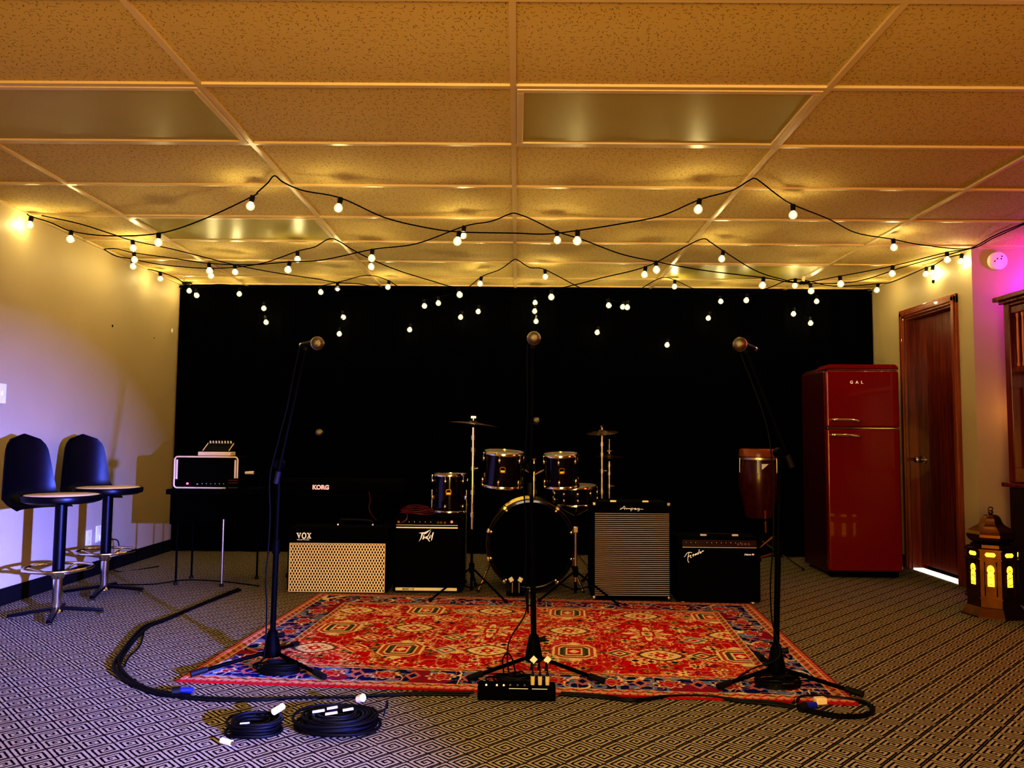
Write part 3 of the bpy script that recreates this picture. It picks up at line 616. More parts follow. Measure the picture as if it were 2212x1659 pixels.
for poly in ([(-1.0, .52), (-.2, .62), (.62, 1.0), (-.05, .38), (-.62, .42)], [(-.62, .48), (-.38, .48), (-.62, -.2), (-.98, -.62), (-.72, -.08)], [(-.38, .2), (-.22, .42), (-.28, .1), (-.12, -.05), (-.38, -.32), (-.5, -.3)], [(-.1, .08), (.05, .12), (.2, -.12), (.5, -.55), (.36, -.55), (.1, -.22), (-.1, -.2)], [(.05, .0), (.22, 0), (.62, .85), (.45, .65)], [(.2, -.15), (.32, -.12), (.5, .3), (.55, .3), (.52, -.15), (.4, -.2)], [(.62, .2), (.7, .25), (.8, .6), (.95, .6), (.75, -.3), (.6, -.5), (.66, -.1)]):
    mb.prism(pk(poly), (lx, -.001, lz), (1, 0, 0), (0, 0, 1), .002)
mb.build('logo', LABEL, o, smooth=False)
a, z = lp(854, 1272, Y, o); b, _ = lp(987, 1273, Y, o); sp = box_part('name_strip', o, a, b, -.004, .001, z-.010, z+.010, SILV, .001)
text_mb('BASIC 112', .016, .0006, .2, .0004, 1.1).build('lettering', BLACK, sp, smooth=False, loc=(a+.085, -.0048, z))
# red cable coil lying on top
rc = thing('instrument_cable', 'dark red coiled cable lying on the amplifier with slanted logo', 'cable', (o.location.x-.09, Y+.12, h+.006))
mb = MB()
for k in range(5):
    pts = [((.115-.008*k)*math.cos(t)+.01*math.sin(3*t+k), (.06+.004*k)*math.sin(t), .006+.010*k+.006*math.sin(2*t+k)) for t in [2*PI*i/30 for i in range(30)]]; mb.tube(pts, .0035, 6, True)
mb.build('coil', REDC, rc); MB().tube(smoothpath([(-.08, -.05, .02), (-.05, -.13, .0), (-.06, -.145, -.03), (-.095, -.14, -.05)], 6), .0035, 6).build('lead', REDC, rc)
# Ampeg
o, w, h, Y = amp_base('bass_amplifier', 'tall bass amplifier with ribbed grey grille and script lettering, right of the drums', (1280, 1301), (1449, 1303), 1086, Y=5.035)
feet(o, w, .34); box_part('cabinet', o, -w/2, w/2, 0, .34, .012, h, BLACK, .012)
a, z1 = lp(1285, 1108, Y, o); b, z0 = lp(1446, 1294, Y, o)
box_part('grille', o, a, b, -.008, .002, max(z0, .035), z1, RIBG, .0)
lx, lz = lp(1364, 1099, Y, o)
AMP = [[(-1.0, -.2), (-.82, .0), (-.62, .75), (-.55, .3), (-.6, -.3)], [(-.95, .15), (-.5, .12), (-.38, .12)], [(-.45, -.3), (-.4, .15), (-.33, -.1), (-.27, .18), (-.2, -.1), (-.13, .18), (-.08, -.25)], [(-.02, .2), (-.05, -.75)], [(-.02, .1), (.1, .2), (.16, 0), (.05, -.25), (-.04, -.15)], [(.24, -.02), (.4, .05), (.34, .2), (.24, .05), (.3, -.25), (.45, -.15)], [(.62, .15), (.5, .1), (.52, -.2), (.64, -.1), (.66, .2), (.64, -.5), (.5, -.6)], [(.66, -.1), (.8, -.05), (1.0, -.1)]]
mb = strokes([[(a*.075, b*.022) for a, b in l] for l in AMP], .0016)
mb.build('logo', LABEL, o, loc=(lx, -.003, lz)); corners(o, w, .34, h, .012, STEEL, .022)
box_part('control_panel', o, -w/2+.03, w/2-.03, .05, .16, h-.001, h+.004, BLACKG, .002)
for px in (1326, 1396): x = lp(px, 1084, Y, o)[0]; box_part('handle_bracket', o, x-.02, x+.02, .03, .045, h+.0005, h+.012, SILV, .002)
# Fender
o, w, h, Y = amp_base('guitar_amplifier', 'low black combo amplifier with slanted Fender script, rightmost of the amplifiers', (1464, 1308), (1644, 1311), 1160, Y=4.985)
feet(o, w, .24, m=SILV, r=.016); box_part('cabinet', o, -w/2, w/2, 0, .24, .012, h, BLACK, .010)
a, zp = lp(1474, 1172, Y, o); b, _ = lp(1634, 1177, Y, o)
box_part('control_panel', o, a, b, -.002, .004, zp-.026, zp+.018, mat('dark maroon panel', (.03, .002, .004), .4), .001)
box_part('panel_edge', o, a, b, -.005, .001, zp-.030, zp-.0265, SILV, .0)
knobs(o, [a+.02+.03*i for i in range(3)]+[a+.15+.030*i for i in range(8)], -.002, zp, .007)
for i in range(4): MB().lathe([(.004, 0), (.007, 0), (.007, -.004), (.004, -.004)], (b-.115+.022*i, -.003, zp-.006), 14, (0, 1, 0)).build('jack', STEEL, o)
lx, lz = lp(1499, 1202, Y, o)
FEN = [[(-1.0, -.05), (-.9, .05), (-.72, .42), (-.45, .58), (-.2, .5)], [(-.5, .55), (-.6, 0), (-.62, -.6), (-.5, -.85)], [(-.62, -.1), (-.4, .12), (-.32, .2)], [(-.3, .2), (-.36, -.15), (-.22, -.12)], [(-.1, .12), (.02, .28), (-.08, .3), (-.14, .1), (-.02, .02)], [(.12, .4), (.1, .12), (.16, .3), (.24, .42), (.22, .18)], [(.45, .5), (.34, .5), (.34, .3), (.46, .4), (.54, 1.0), (.46, .34)], [(.62, .45), (.74, .58), (.66, .68), (.6, .5), (.72, .44)], [(.82, .62), (.86, .82), (.9, .74), (1.0, .82)]]
strokes([[(a*.062, b*.045) for a, b in l] for l in FEN], .0021).build('logo', LABEL, o, loc=(lx, -.003, lz))
lx, lz = lp(1618, 1198, Y, o); text_mb('Deluxe 90', .0145, .0006, .25, .0005).build('lettering', LABEL, o, smooth=False, loc=(lx, -.001, lz))
for px in (1523, 1592): x = lp(px, 1158, Y, o)[0]; box_part('handle_bracket', o, x-.02, x+.02, .04, .055, h+.0005, h+.013, SILV, .002)
MB().box((0, .047, h+.016), (.2, .02, .006)).build('handle', RUB, o, bevel=.002)

# ------------------------------------------------------------------ left desk group: stand, box amplifier, mixer
Y = 5.45
q = at(440, 1052, Y); wL, wR = at(374, 1052, Y).x, at(514, 1052, Y).x; top = q.z-.012
cxl = (wL+wR)/2
st = thing('equipment_stand', 'dark equipment table on thin chrome legs in the left corner by the curtain', 'stand', (cxl+.06, Y+.1, 0))
box_part('table_top', st, -.30, .30, -.18, .18, top-.035, top, BLACK, .005)
box_part('cloth_skirt', st, -.28, .28, -.15, .15, top-.24, top-.034, CURT, .004)
for x, y in ((-.23, -.13), (.10, -.17), (.24, .13), (-.23, .13)):
    l = MB().cyl((x, y, .012), (x, y, top-.2), .007, n=12).build('leg', STEEL if x == .10 else BMET, st); MB().lathe([(1e-3, 0), (.014, 0), (.014, .012), (.009, .02)], (x, y, 0), 12).build('rubber_foot', RUB, l)
o = thing('amplifier_head', 'black box amplifier with rounded cream piping and red pilot lamp on the corner table', 'amplifier', (cxl, Y, top))
w = wR-wL; h = at(440, 985, Y).z-top
box_part('cabinet', o, -w/2, w/2, 0, .2, .001, h, BLACK, .014)
def rrect(w, h, r, k=6):
    pts = []
    for cx, cz, a0 in ((w/2-r, h/2-r, 0), (-w/2+r, h/2-r, PI/2), (-w/2+r, -h/2+r, PI), (w/2-r, -h/2+r, 1.5*PI)): pts += [(cx+r*math.cos(a0+PI/2*i/k), cz+r*math.sin(a0+PI/2*i/k)) for i in range(k+1)]
    return pts
mb = MB(); mb.tube([(a, -.003, b+h/2) for a, b in rrect(w-.012, h-.012, .022)], .006, 8, True); mb.build('piping', CREAM, o)
mb = MB()
for x in (-1, 1): mb.box((x*(w/2-.022), -.002, h/2+.02), (.013, .004, h-.09))
mb.build('side_trim', CREAM, o, smooth=False)
MB().cyl((-w/2+.10, .0, .035), (-w/2+.10, -.008, .035), .007).build('pilot_lamp', LEDM, o)
MB().cyl((-w/2+.17, .0, .032), (-w/2+.17, -.008, .032), .006).build('toggle', CHROME, o)
knobs(o, [-.02+.03*i for i in range(6)], 0, .033, .008)
hz = h
mx = thing('audio_mixer', 'small tilted mixer with a row of white knobs on top of the box amplifier', 'mixer', (cxl+.04, Y+.03, top+hz))
mb = MB().prism([(-.115, 0), (.115, 0), (.115, .028), (-.115, .028)], (0, 0, .001), (1, 0, 0), (0, 0, 1), -.10); mb.build('base', CREAM, mx, bevel=.004)
MB().box((.0, .08, .055), (.20, .12, .016), rx=.5).build('panel', BLACKG, mx, bevel=.003)
mb = MB()
for x in (-.092, .092): mb.bar((x, .03, .032), (x+.0, .125, .085), .008, .012)
mb.build('side_rail', CREAM, mx, bevel=.002)
for i in range(8): MB().cyl((-.074+.021*i, .118, .088), (-.074+.021*i, .112, .104), .0062, .0052, 12).build('knob', WHITE, mx)
ph = thing('charger_plug', 'small white plug on the corner table right of the mixer', 'plug', (cxl+w/2+.03, Y+.05, top)); MB().cyl((-.0, .0, .11), (.06, .0, .112), .010, .012).build('plug_body', WHITE, ph)
MB().tube(smoothpath([(.06, 0, .112), (.095, 0, .108), (.105, 0, .08), (.105, 0, .005)], 6), .003, 6).build('cord', CABLE, ph)
dk = thing('hardware_box', 'small dark box with pale stripes at the right end of the box amplifier', 'box', (at(497, 1050, Y-.12).x, Y-.06, top)); box_part('body', dk, -.045, .045, -.02, .05, .001, .075, BLACKG, .006)
for z in (.012, .045, .062): box_part('stripe', dk, -.028, .036, -.022, -.019, z, z+.005, BRASS, 0)
# tripod on the floor behind (thin chrome stand)
def tripod(name, label, base, zt, rad, m, foot=RUB, hub=.16, rot=0., cat='stand', legs=3, group=None, z0=0., feet=None):
    o = thing(name, label, cat, (base[0], base[1], z0), rot, group)
    MB().cyl((0, 0, .03), (0, 0, zt), .0085, n=14).build('pole', m, o)
    MB().lathe([(.012, hub-.03), (.018, hub-.02), (.018, hub+.03), (.010, hub+.04)], n=16).build('collar', m, o)
    for k in range(legs):
        a = 2*PI*k/legs-PI/2; c, s = math.cos(a), math.sin(a)
        if feet:
            fx, fy = feet[k][0]-base[0], feet[k][1]-base[1]; rad = math.hypot(fx, fy); c, s = fx/rad, fy/rad
        l = MB().cyl((.015*c, .015*s, hub), (rad*c, rad*s, .012), .0065, n=10).build('leg', m, o)
        MB().ball((rad*c, rad*s, .0125), .012, 8, (1.2, 1.2, 1)).build('rubber_foot', foot, l)
        MB().cyl((.012*c, .012*s, .05), (rad*.45*c, rad*.45*s, hub*.55+.01), .004, n=8).build('brace', m, o)
    return o
# keyboard
Yk = 5.78
kp = at(693, 1053, Yk); ka, kb = at(588, 1053, Yk).x, at(875, 1053, Yk).x
kz = kp.z
o = thing('keyboard', 'black keyboard seen from behind with white KORG lettering above the wide amplifier', 'keyboard', ((ka+kb)/2, Yk, kz-.04))
w = kb-ka; box_part('body', o, -w/2, w/2, 0, .28, 0, .085, BLACK, .01)
text_mb('KORG', .043, .001, 0, .0028, 1.02).build('logo', mat('pale pink lettering', (.85, .6, .62), .5, em=(1, .7, .75), ems=.35), o, smooth=False, loc=(kp.x-(ka+kb)/2, -.002, .04))
box_part('key_bed', o, -w/2+.04, w/2-.04, .10, .265, .084, .098, WHITE if False else BLACKG, .002)
o2 = thing('keyboard_stand', 'black crossed leg stand holding the keyboard behind the wide amplifier', 'stand', ((ka+kb)/2, Yk+.14, 0))
for x in (-.3, .3):
    MB().bar((x-.0, -.16, .02), (x, .12, kz-.06), .025).build('leg', BMET, o2); MB().bar((x+.03, .16, .02), (x+.03, -.12, kz-.06), .025).build('leg', BMET, o2)
for y, z in ((-.16, .015), (.16, .015)): MB().bar((-.36, y, z), (.38, y, z), .028).build('foot_bar', BMET, o2)
for y in (-.12, .12): MB().bar((-.34, y, kz-.052), (.36, y, kz-.052), .022).build('support_bar', BMET, o2)
pts = [at(797, 1062, Yk-.02), at(800, 1080, Yk-.03), at(797, 1096, Yk-.05), at(803, 1112, Yk-.1), at(813, 1124, Yk-.2)]
tag(MB().tube(smoothpath(pts, 6), .0035, 6).build('instrument_cable', REDC), 'thin dark red cable hanging from the right end of the keyboard', 'cable')

# ------------------------------------------------------------------ microphones
def microphone(pos, direc, label, s=1., group='vocal microphones'):
    d = Vector(direc).normalized(); o = thing('microphone', label, 'microphone', pos, group=group)
    x = Vector(pos)*0
    gr = MB().lathe([(1e-3, .052*s), (.012*s, .050*s), (.021*s, .042*s), (.0255*s, .028*s), (.026*s, .018*s), (.024*s, .006*s), (.019*s, -.006*s)], (0, 0, 0), 24, d).build('grille', MESHG, o)
    MB().lathe([(.0265*s, .012*s), (.028*s, .014*s), (.028*s, .022*s), (.0265*s, .024*s)], (0, 0, 0), 24, d).build('ring', STEEL, o)
    MB().lathe([(.020*s, -.005*s), (.0175*s, -.02*s), (.013*s, -.09*s), (.011*s, -.135*s), (.010*s, -.14*s), (1e-3, -.14*s)], (0, 0, 0), 20, d).build('body', BMET, o)
    MB().cyl(-d*.14*s, -d*.165*s, .0095*s, .009*s, 14).build('plug', STEEL, o)
    return o
def mic_stand(label, hub_px, Yc, feet_px, pole_top, boom_a, boom_b, zf=RZ):
    hx = at(hub_px[0], hub_px[1], Yc); o = thing('microphone_stand', label, 'microphone stand', (hx.x, Yc, zf), group='boom microphone stands')
    base = Vector((hx.x, Yc, zf)); hz = at(hub_px[0], hub_px[1], Yc).z - zf
    MB().lathe([(1e-3, hz-.03), (.036, hz-.03), (.038, hz-.015), (.036, hz), (.022, hz+.075), (.014, hz+.085), (1e-3, hz+.085)], n=24).build('hub', BMET, o)
    MB().cyl((0.02, -.0, hz+.06), (.05, -.005, hz+.065), .009, .013, 12).build('hub_knob', RUB, o)
    for fp in feet_px:
        f = (gnd(fp[0], fp[1], zf) if len(fp) == 2 else Vector((fp[0], fp[1], zf))) - base; dr = Vector((f.x, f.y, 0)).normalized()
        l = MB().cyl(dr*.025+Vector((0, 0, hz-.01)), Vector((f.x, f.y, .015)), .0085, n=12).build('leg', BMET, o)
        MB().cyl(Vector((f.x, f.y, .0155))-dr*.055+Vector((0, 0, (hz-.015)*.055/max(.1, f.xy.length))), Vector((f.x, f.y, .0145))+dr*.012, .0125, .013, 14).build('rubber_foot', RUB, l)
    pt = at(pole_top[0], pole_top[1], Yc)-base; pm = Vector((0, 0, hz+.05)).lerp(pt, .52)
    MB().cyl((0, 0, hz+.05), pm, .0125, n=16).build('pole', BMET, o); MB().cyl(pm-Vector((0, 0, .03)), pm+Vector((0, 0, .03)), .017, .015, 16).build('clutch', BMET, o)
    MB().cyl(pm, pt, .0085, n=14).build('upper_pole', BMET, o)
    MB().cyl(pt-Vector((0, .025, 0)), pt+Vector((0, .025, 0)), .022, n=18).build('boom_clamp', BMET, o)
    a, b = at(*boom_a, Yc-.03)-base, at(*boom_b, Yc-.03)-base; d = (b-a).normalized()
    MB().cyl(a, b, .0075, n=12).build('boom_arm', BMET, o); MB().cyl(a-d*.02, a+d*.035, .013, n=12).build('counterweight', RUB, o)
    MB().cyl(b, b+d*.035, .010, .013, 12).build('microphone_clip', RUB, o)
    return o, base, hz, pt+base, a+base, b+base+d*.035
def stand_cable(label, P, mpos, hub, drop, side):
    # runs from the microphone down the boom and pole to the floor
    pts = [mpos]
    top, a, b, base, hz = P
    for t in (.05, .3, .55, .8): q = b.lerp(top, t); pts.append(q+Vector((side*(.022+.003*math.sin(t*9)), -.016, 0)))
    for t in (.08, .3, .5, .7, .88): q = top.lerp(base+Vector((0, 0, hz+.09)), t); pts.append(q+Vector((side*(.030+.006*math.sin(t*12)), -.02, 0)))
    pts += [Vector(p) for p in drop]
    return tag(MB().tube(smoothpath(pts, 6), .0032, 7).build('microphone_cable', CABLE), label, 'cable')
# left
st_, base, hz, top, a, b = mic_stand('left boom microphone stand, leaning right, on the rug near its left border', (588, 1402), 3.54, [(418, 1463), (697, 1469), (640, 1398)], (604, 1003), (598, 1035), (660, 757))
mp = at(682, 742, 3.42); dr = Vector((.55, -.75, -.05)).normalized()
microphone(mp, dr, 'silver microphone on the left boom stand, pointing right', 1.08)
q = mp-dr*.185
stand_cable('thin black cable running down the left microphone stand to its coil', (top, a, b, base, hz), q, None, [base+Vector((-.02, -.05, hz-.02)), base+Vector((-.05, -.10, .02)), base+Vector((.02, -.13, .008))], -1)
# centre
st_, base, hz, top, a, b = mic_stand('centre boom microphone stand, upright, behind the black stage box', (1153, 1412), 3.52, [(1017, 1472), (1299, 1478), (.13, 3.86, 'w')], (1147, 1010), (1146, 1060), (1151, 752))
mp = at(1153, 732, 3.40); dr = Vector((0, -1, .02)).normalized(); microphone(mp, dr, 'microphone on the centre stand, facing straight at the camera', 1.08)
stand_cable('thin black cable running down the centre microphone stand', (top, a, b, base, hz), mp-dr*.185, None, [base+Vector((-.03, -.02, .35)), at(1135, 1325, 3.5), at(1100, 1385, 3.45), at(1097, 1440, 3.38), at(1108, 1475, 3.29)], -1)
# right
st_, base, hz, top, a, b = mic_stand('right boom microphone stand, leaning left, on the right border of the rug', (1677, 1437), 3.41, [(1556, 1490), (1858, 1507), (1640, 1424)], (1684, 978), (1707, 1000), (1612, 762))
mp = at(1602, 745, 3.28); dr = Vector((-.55, -.78, .0)).normalized(); microphone(mp, dr, 'microphone on the right boom stand, pointing left', 1.08)
stand_cable('thin black cable running down the right microphone stand', (top, a, b, base, hz), mp-dr*.185, None, [base+Vector((.0, -.04, hz+.05)), base+Vector((-.10, -.04, .06)), gnd(1615, 1450, RZ+.004), gnd(1560, 1488, RZ+.004)], -1)
# two small microphones over keyboard and drums
def boom_small(px, py, Y, base_xy, label_m, label_s, d):
    mp = at(px, py, Y); microphone(mp, d, label_m, 1.0, 'stage microphones at the back')
    o = thing('microphone_stand', label_s, 'microphone stand', (base_xy[0], base_xy[1], 0), group='back microphone stands'); zt = mp.z-.03
    e = mp-Vector(d).normalized()*.10-Vector((base_xy[0], base_xy[1], 0))
    MB().cyl((0, 0, .02), (0, 0, zt-.12), .009, n=12).build('pole', BLACK, o); MB().cyl((0, 0, zt-.13), e-Vector((0, 0, .018)), .006, n=10).build('boom_arm', BLACK, o)
    MB().lathe([(1e-3, 0), (.12, 0), (.12, .012), (.03, .024), (.012, .04)], n=28).build('base', BLACK, o)
    return o
kq = at(690, 935, 5.72); boom_small(690, 935, 5.72, (kq.x+.03, 6.4), 'small microphone floating above the keyboard', 'black microphone stand behind the keyboard', (.2, -1, -.05))
kq = at(1157, 910, 5.9); boom_small(1157, 910, 5.9, (kq.x+.04, 6.45), 'small microphone above the drums beside the centre stand', 'black microphone stand behind the drum kit', (.25, -1, .1))

# ------------------------------------------------------------------ drums
def drum_shell(o, r, h, lugs, badge=True, two=True, hoop=CHROME, n=40):
    MB().lathe([(r-.006, .012), (r, .012), (r, h-.012), (r-.006, h-.012)], n=n).build('shell', DRUM, o)
    MB().lathe([(1e-3, h-.001), (r-.004, h-.001), (r+.002, h-.006)], n=n).build('drum_head', HEAD, o)
    MB().lathe([(1e-3, .002), (r-.004, .002), (r+.002, .006)], n=n).build('bottom_head', HEAD, o)
    for z in (0, h-.018): MB().lathe([(r+.004, z), (r+.011, z), (r+.012, z+.006), (r+.008, z+.018), (r+.003, z+.020), (r+.002, z+.004), (r+.004, z)], n=n).build('hoop', hoop, o)
    for k in range(lugs):
        a = 2*PI*k/lugs+.35; c, s = math.cos(a), math.sin(a)
        for z in ((.045, h-.05) if two else (h/2,)):
            MB().ball((c*(r+.008), s*(r+.008), z), .010, 8, (1, 1, 1.9)).build('lug', CHROME, o)
            z2 = .008 if z < h/2 else h-.006
            MB().cyl((c*(r+.012), s*(r+.012), z), (c*(r+.012), s*(r+.012), z2), .003, n=8).build('tension_rod', CHROME, o)
    if badge:
        S = .021; sh = [(-.9, -.7), (-.75, -1), (.75, -1), (.9, -.7), (1., .4), (.6, .95), (-.6, .95), (-1., .4)]
        b = MB().prism([(x*S, z*S) for x, z in sh], (0, -r+.0005, h*.55), (1, 0, 0), (0, 0, 1), .003).build('badge', BRASS, o, smooth=False)
        MB().prism([(x*S*.8, z*S*.8) for x, z in sh[:0]+[(-.9, .3), (-.55, .8), (.55, .8), (.9, .3), (.85, -.15), (-.85, -.15)]], (0, -r-.002, h*.55), (1, 0, 0), (0, 0, 1), .0015).build('emblem_field', BLACK, b, smooth=False)
        MB().prism([(x*S*.8, z*S*.8) for x, z in [(-.85, -.15), (.85, -.15), (.7, -.95), (-.7, -.95)]], (0, -r-.002, h*.55), (1, 0, 0), (0, 0, 1), .0015).build('emblem_band', YEL, b, smooth=False)
def place_drum(name, label, cpx, topy, boty, wpx, Y, tilt=(0, 0), lugs=6, group=None, **k):
    r = wpx/FPX*Y/2-.010; zt, zb = at(cpx, topy, Y-r*.5).z, at(cpx, boty, Y-r*.5).z; c = at(cpx, (topy+boty)/2, Y)
    o = thing(name, label, 'drum', (c.x, Y, zb), group=group); o.rotation_euler = (tilt[0], tilt[1], 0); drum_shell(o, r, zt-zb, lugs, **k); return o, r, zt-zb
# bass drum: axis along -Y
bc = at(1147, 1180, 5.30); R = .285
bd = thing('bass_drum', 'large black bass drum standing on its side at the centre of the kit', 'drum', (bc.x, 5.30, R+.03))
ax = (0, -1, 0)
MB().lathe([(R-.008, .02), (R, .02), (R, -.40), (R-.008, -.40)], n=56, axis=ax).build('shell', DRUM, bd)
MB().lathe([(1e-3, .012), (R-.012, .012), (R-.002, .022)], n=56, axis=ax).build('front_head', mat('black drum head film', (.0012, .0012, .0012), .8, spec=.02), bd)
MB().lathe([(1e-3, -.40), (R-.004, -.40)], n=56, axis=ax).build('batter_head', BLACKG, bd)
MB().lathe([(R-.004, .018), (R+.012, .018), (R+.014, .03), (R+.012, .048), (R-.002, .050), (R-.004, .018)], n=64, axis=ax).build('front_hoop', DRUM, bd)
MB().lathe([(R+.0132, .026), (R+.016, .028), (R+.016, .040), (R+.0132, .042)], n=64, axis=ax).build('hoop_inlay', mat('amber hoop inlay', (.16, .08, .03), .35, .6), bd)
MB().lathe([(R-.004, -.38), (R+.012, -.38), (R+.014, -.40), (R+.012, -.415), (R-.004, -.415), (R-.004, -.38)], n=56, axis=ax).build('rear_hoop', DRUM, bd)
for k in range(10):
    a = 2*PI*(k+.5)/10+PI/2*0; c, s = math.cos(a+PI/10*0), math.sin(a)
    cl = MB().box((c*(R+.014), -.048, s*(R+.014)), (.030, .018, .020), ry=-a+PI/2).build('claw', CHROME, bd, bevel=.005)
    MB().cyl((c*(R+.022), -.045, s*(R+.022)), (c*(R+.018), .13, s*(R+.018)), .0035, n=8).build('tension_rod', CHROME, cl)
    MB().ball((c*(R-.005), -.060, s*(R-.005)), .012, 8, (1, .7, 1)).build('claw_screw', CHROME, cl)
for s in (-1, 1):
    sp = MB().cyl((s*(R-.02), .08, -.12), (s*(R+.065), -.02, -R-.018), .0075, n=12).build('spur', CHROME, bd); MB().ball((s*(R+.065), -.02, -R-.020), .0095, 8).build('rubber_foot', RUB, sp)
MB().cyl((0.02, .14, R-.01), (.02, .14, R+.26), .011, n=16).build('tom_post', CHROME, bd)
for z, rr in ((.04, .022), (.13, .020), (.20, .024)): MB().cyl((.02, .14, R+z), (.02, .14, R+z+.03), rr, n=16).build('post_collar', CHROME, bd)
for s in (-1, 1):
    MB().tube(smoothpath([(.02, .14, R+.17), (.02+s*.06, .13, R+.20), (.02+s*.10, .10, R+.21)], 5), .008, 10).build('tom_arm', CHROME, bd)
MB().lathe([(1e-3, R+.285), (.03, R+.283), (.028, R+.276), (.008, R+.27), (.008, R+.22)], (.02, .14, 0), 18).build('post_cap', CHROME, bd)
pd = thing('drum_pedal', 'small black pedal with two white beaters in front of the bass drum', 'pedal', (at(1114, 1268, 5.16).x, 5.175, RZ))
box_part('base_plate', pd, -.06, .06, -.05, .04, 0, .008, BMET, .002)
for s in (-1, 1):
    MB().cyl((s*.022, .0, .008), (s*.022, .0, .075), .005, n=10).build('beater_rod', STEEL, pd)
    MB().box((s*.030, 0, .092), (.030, .020, .030), ry=s*.5).build('beater', WHITE, pd, bevel=.005)
place_drum('rack_tom', 'left rack tom with chrome hoops mounted above the bass drum', 1085, 975, 1052, 90, 5.42, (.10, .05), group='rack toms')
place_drum('rack_tom', 'right rack tom with chrome hoops mounted above the bass drum', 1213, 980, 1053, 78, 5.42, (.10, -.04), group='rack toms')
ft, r, h = place_drum('floor_tom', 'floor tom on three legs behind the amplifier with slanted logo', 972, 1024, 1108, 78, 5.66, lugs=6)
for k in range(3):
    a = 2*PI*k/3-.5; c, s = math.cos(a), math.sin(a); zb = -ft.location.z
    l = MB().cyl((c*(r+.02), s*(r+.02), zb+.012), (c*(r+.02), s*(r+.02), h*.6), .006, n=10).build('leg', CHROME, ft); MB().ball((c*(r+.02), s*(r+.02), zb+.012), .013, 8).build('rubber_foot', RUB, l)
    MB().box((c*(r+.014), s*(r+.014), h*.4), (.022, .022, .03), rz=a).build('leg_bracket', CHROME, ft, bevel=.003)
sn, r, h = place_drum('snare_drum', 'shallow snare drum with many chrome lugs behind the right rack tom', 1243, 1050, 1092, 96, 5.92, (.05, -.03), lugs=10, badge=False)
ss = thing('snare_stand', 'short tripod stand carrying the snare drum', 'stand', (sn.location.x, 5.92, 0)); zt = sn.location.z-.012
MB().cyl((0, 0, .05), (0, 0, zt-.06), .010, n=12).build('pole', CHROME, ss)
for k in range(3):
    a = 2*PI*k/3+.5; c, s = math.cos(a), math.sin(a)
    MB().cyl((0, 0, .18), (.16*c, .16*s, .012), .006, n=10).build('leg', CHROME, ss); MB().tube(smoothpath([(0, 0, zt-.07), (.10*c, .10*s, zt-.03), ((r-.02)*c, (r-.02)*s, zt)], 5), .006, 8).build('basket_arm', CHROME, ss)
def cymbal(o, z, r, tilt, m=CYMB, name='cymbal'):
    c = MB().lathe([(.006, .014), (.014, .014), (.025, .008), (.031, .003), (r*.6, -.003), (r, -.011), (r, -.0122), (r*.6, -.0045), (.030, .001)], n=56).build(name, m, o, loc=(0, 0, z)); c.rotation_euler = tilt; return c
def cym_stand(name, label, px, pyt, Y, z0, rcy, tilt, rot, rad=.27, off=0., cat='cymbal stand', body=CHROME, feet=None):
    c = at(px, 1288, Y); zt = at(px, pyt, Y).z-z0; o = tripod(name, label, (c.x, Y), zt, rad, BMET, rot=rot, hub=.17, cat=cat, z0=z0, group='cymbal stands', feet=feet)
    MB().cyl((0, 0, .42), (0, 0, zt-.03), .0095, n=14).build('chrome_tube', body, o)
    for f in (.45, .58, .72, .83, .9): MB().cyl((0, 0, zt*f), (0, 0, zt*f+.028), .015, n=14).build('tube_clamp', body, o)
    MB().cyl((0, 0, zt*.72+.012), (.035, -.02, zt*.72+.014), .005, n=8).build('wing_screw', body, o)
    cymbal(o, zt, rcy, tilt); w = MB().cyl((0, 0, zt+.008), (0, 0, zt+.03), .008, .006, 12); w.box((0, 0, zt+.036), (.034, .006, .014)); w.build('wing_nut', body, o, bevel=.001)
    return o
cym_stand('cymbal_stand', 'left cymbal stand with a large crash cymbal beside the floor tom', 1018, 913, 5.12, RZ, .166, (.0, .10, 0), 0, feet=[gnd(930, 1300, RZ), gnd(1092, 1303, RZ), (-.25, 5.44)])
cym_stand('cymbal_stand', 'right cymbal stand standing between the snare and the tall amplifier, bearing a tilted cymbal', 1300, 932, 5.75, 0, .118, (.02, -.16, 0), 1.0, rad=.16, body=STEEL)
hh = cym_stand('hi_hat_stand', 'low hi hat stand with reddish cymbals behind the tall amplifier', 1316, 984, 6.15, 0, .13, (0, .03, 0), .2, rad=.16, body=STEEL)
cymbal(hh, at(1316, 984, 6.15).z-.03, .13, (PI, .03, 0), name='bottom_cymbal')
zz = at(1316, 948, 6.15).z; MB().cyl((0, 0, zz-.2), (0, 0, zz), .005, n=10).build('pull_rod', STEEL, hh)
o = tripod('hardware_stand', 'short chrome tripod stand in front of the snare, right of the bass drum', (at(1243, 1290, 5.08).x, 5.08), at(1243, 1110, 5.08).z, .27, BMET, hub=.16, z0=RZ, feet=[gnd(1333, 1308, RZ), gnd(1165, 1301, RZ), (.43, 5.32)])
MB().cyl((0, 0, .10), (0, 0, .42), .010, n=14).build('chrome_tube', CHROME, o); MB().box((0, 0, .43), (.03, .03, .04)).build('clamp', CHROME, o, bevel=.004)

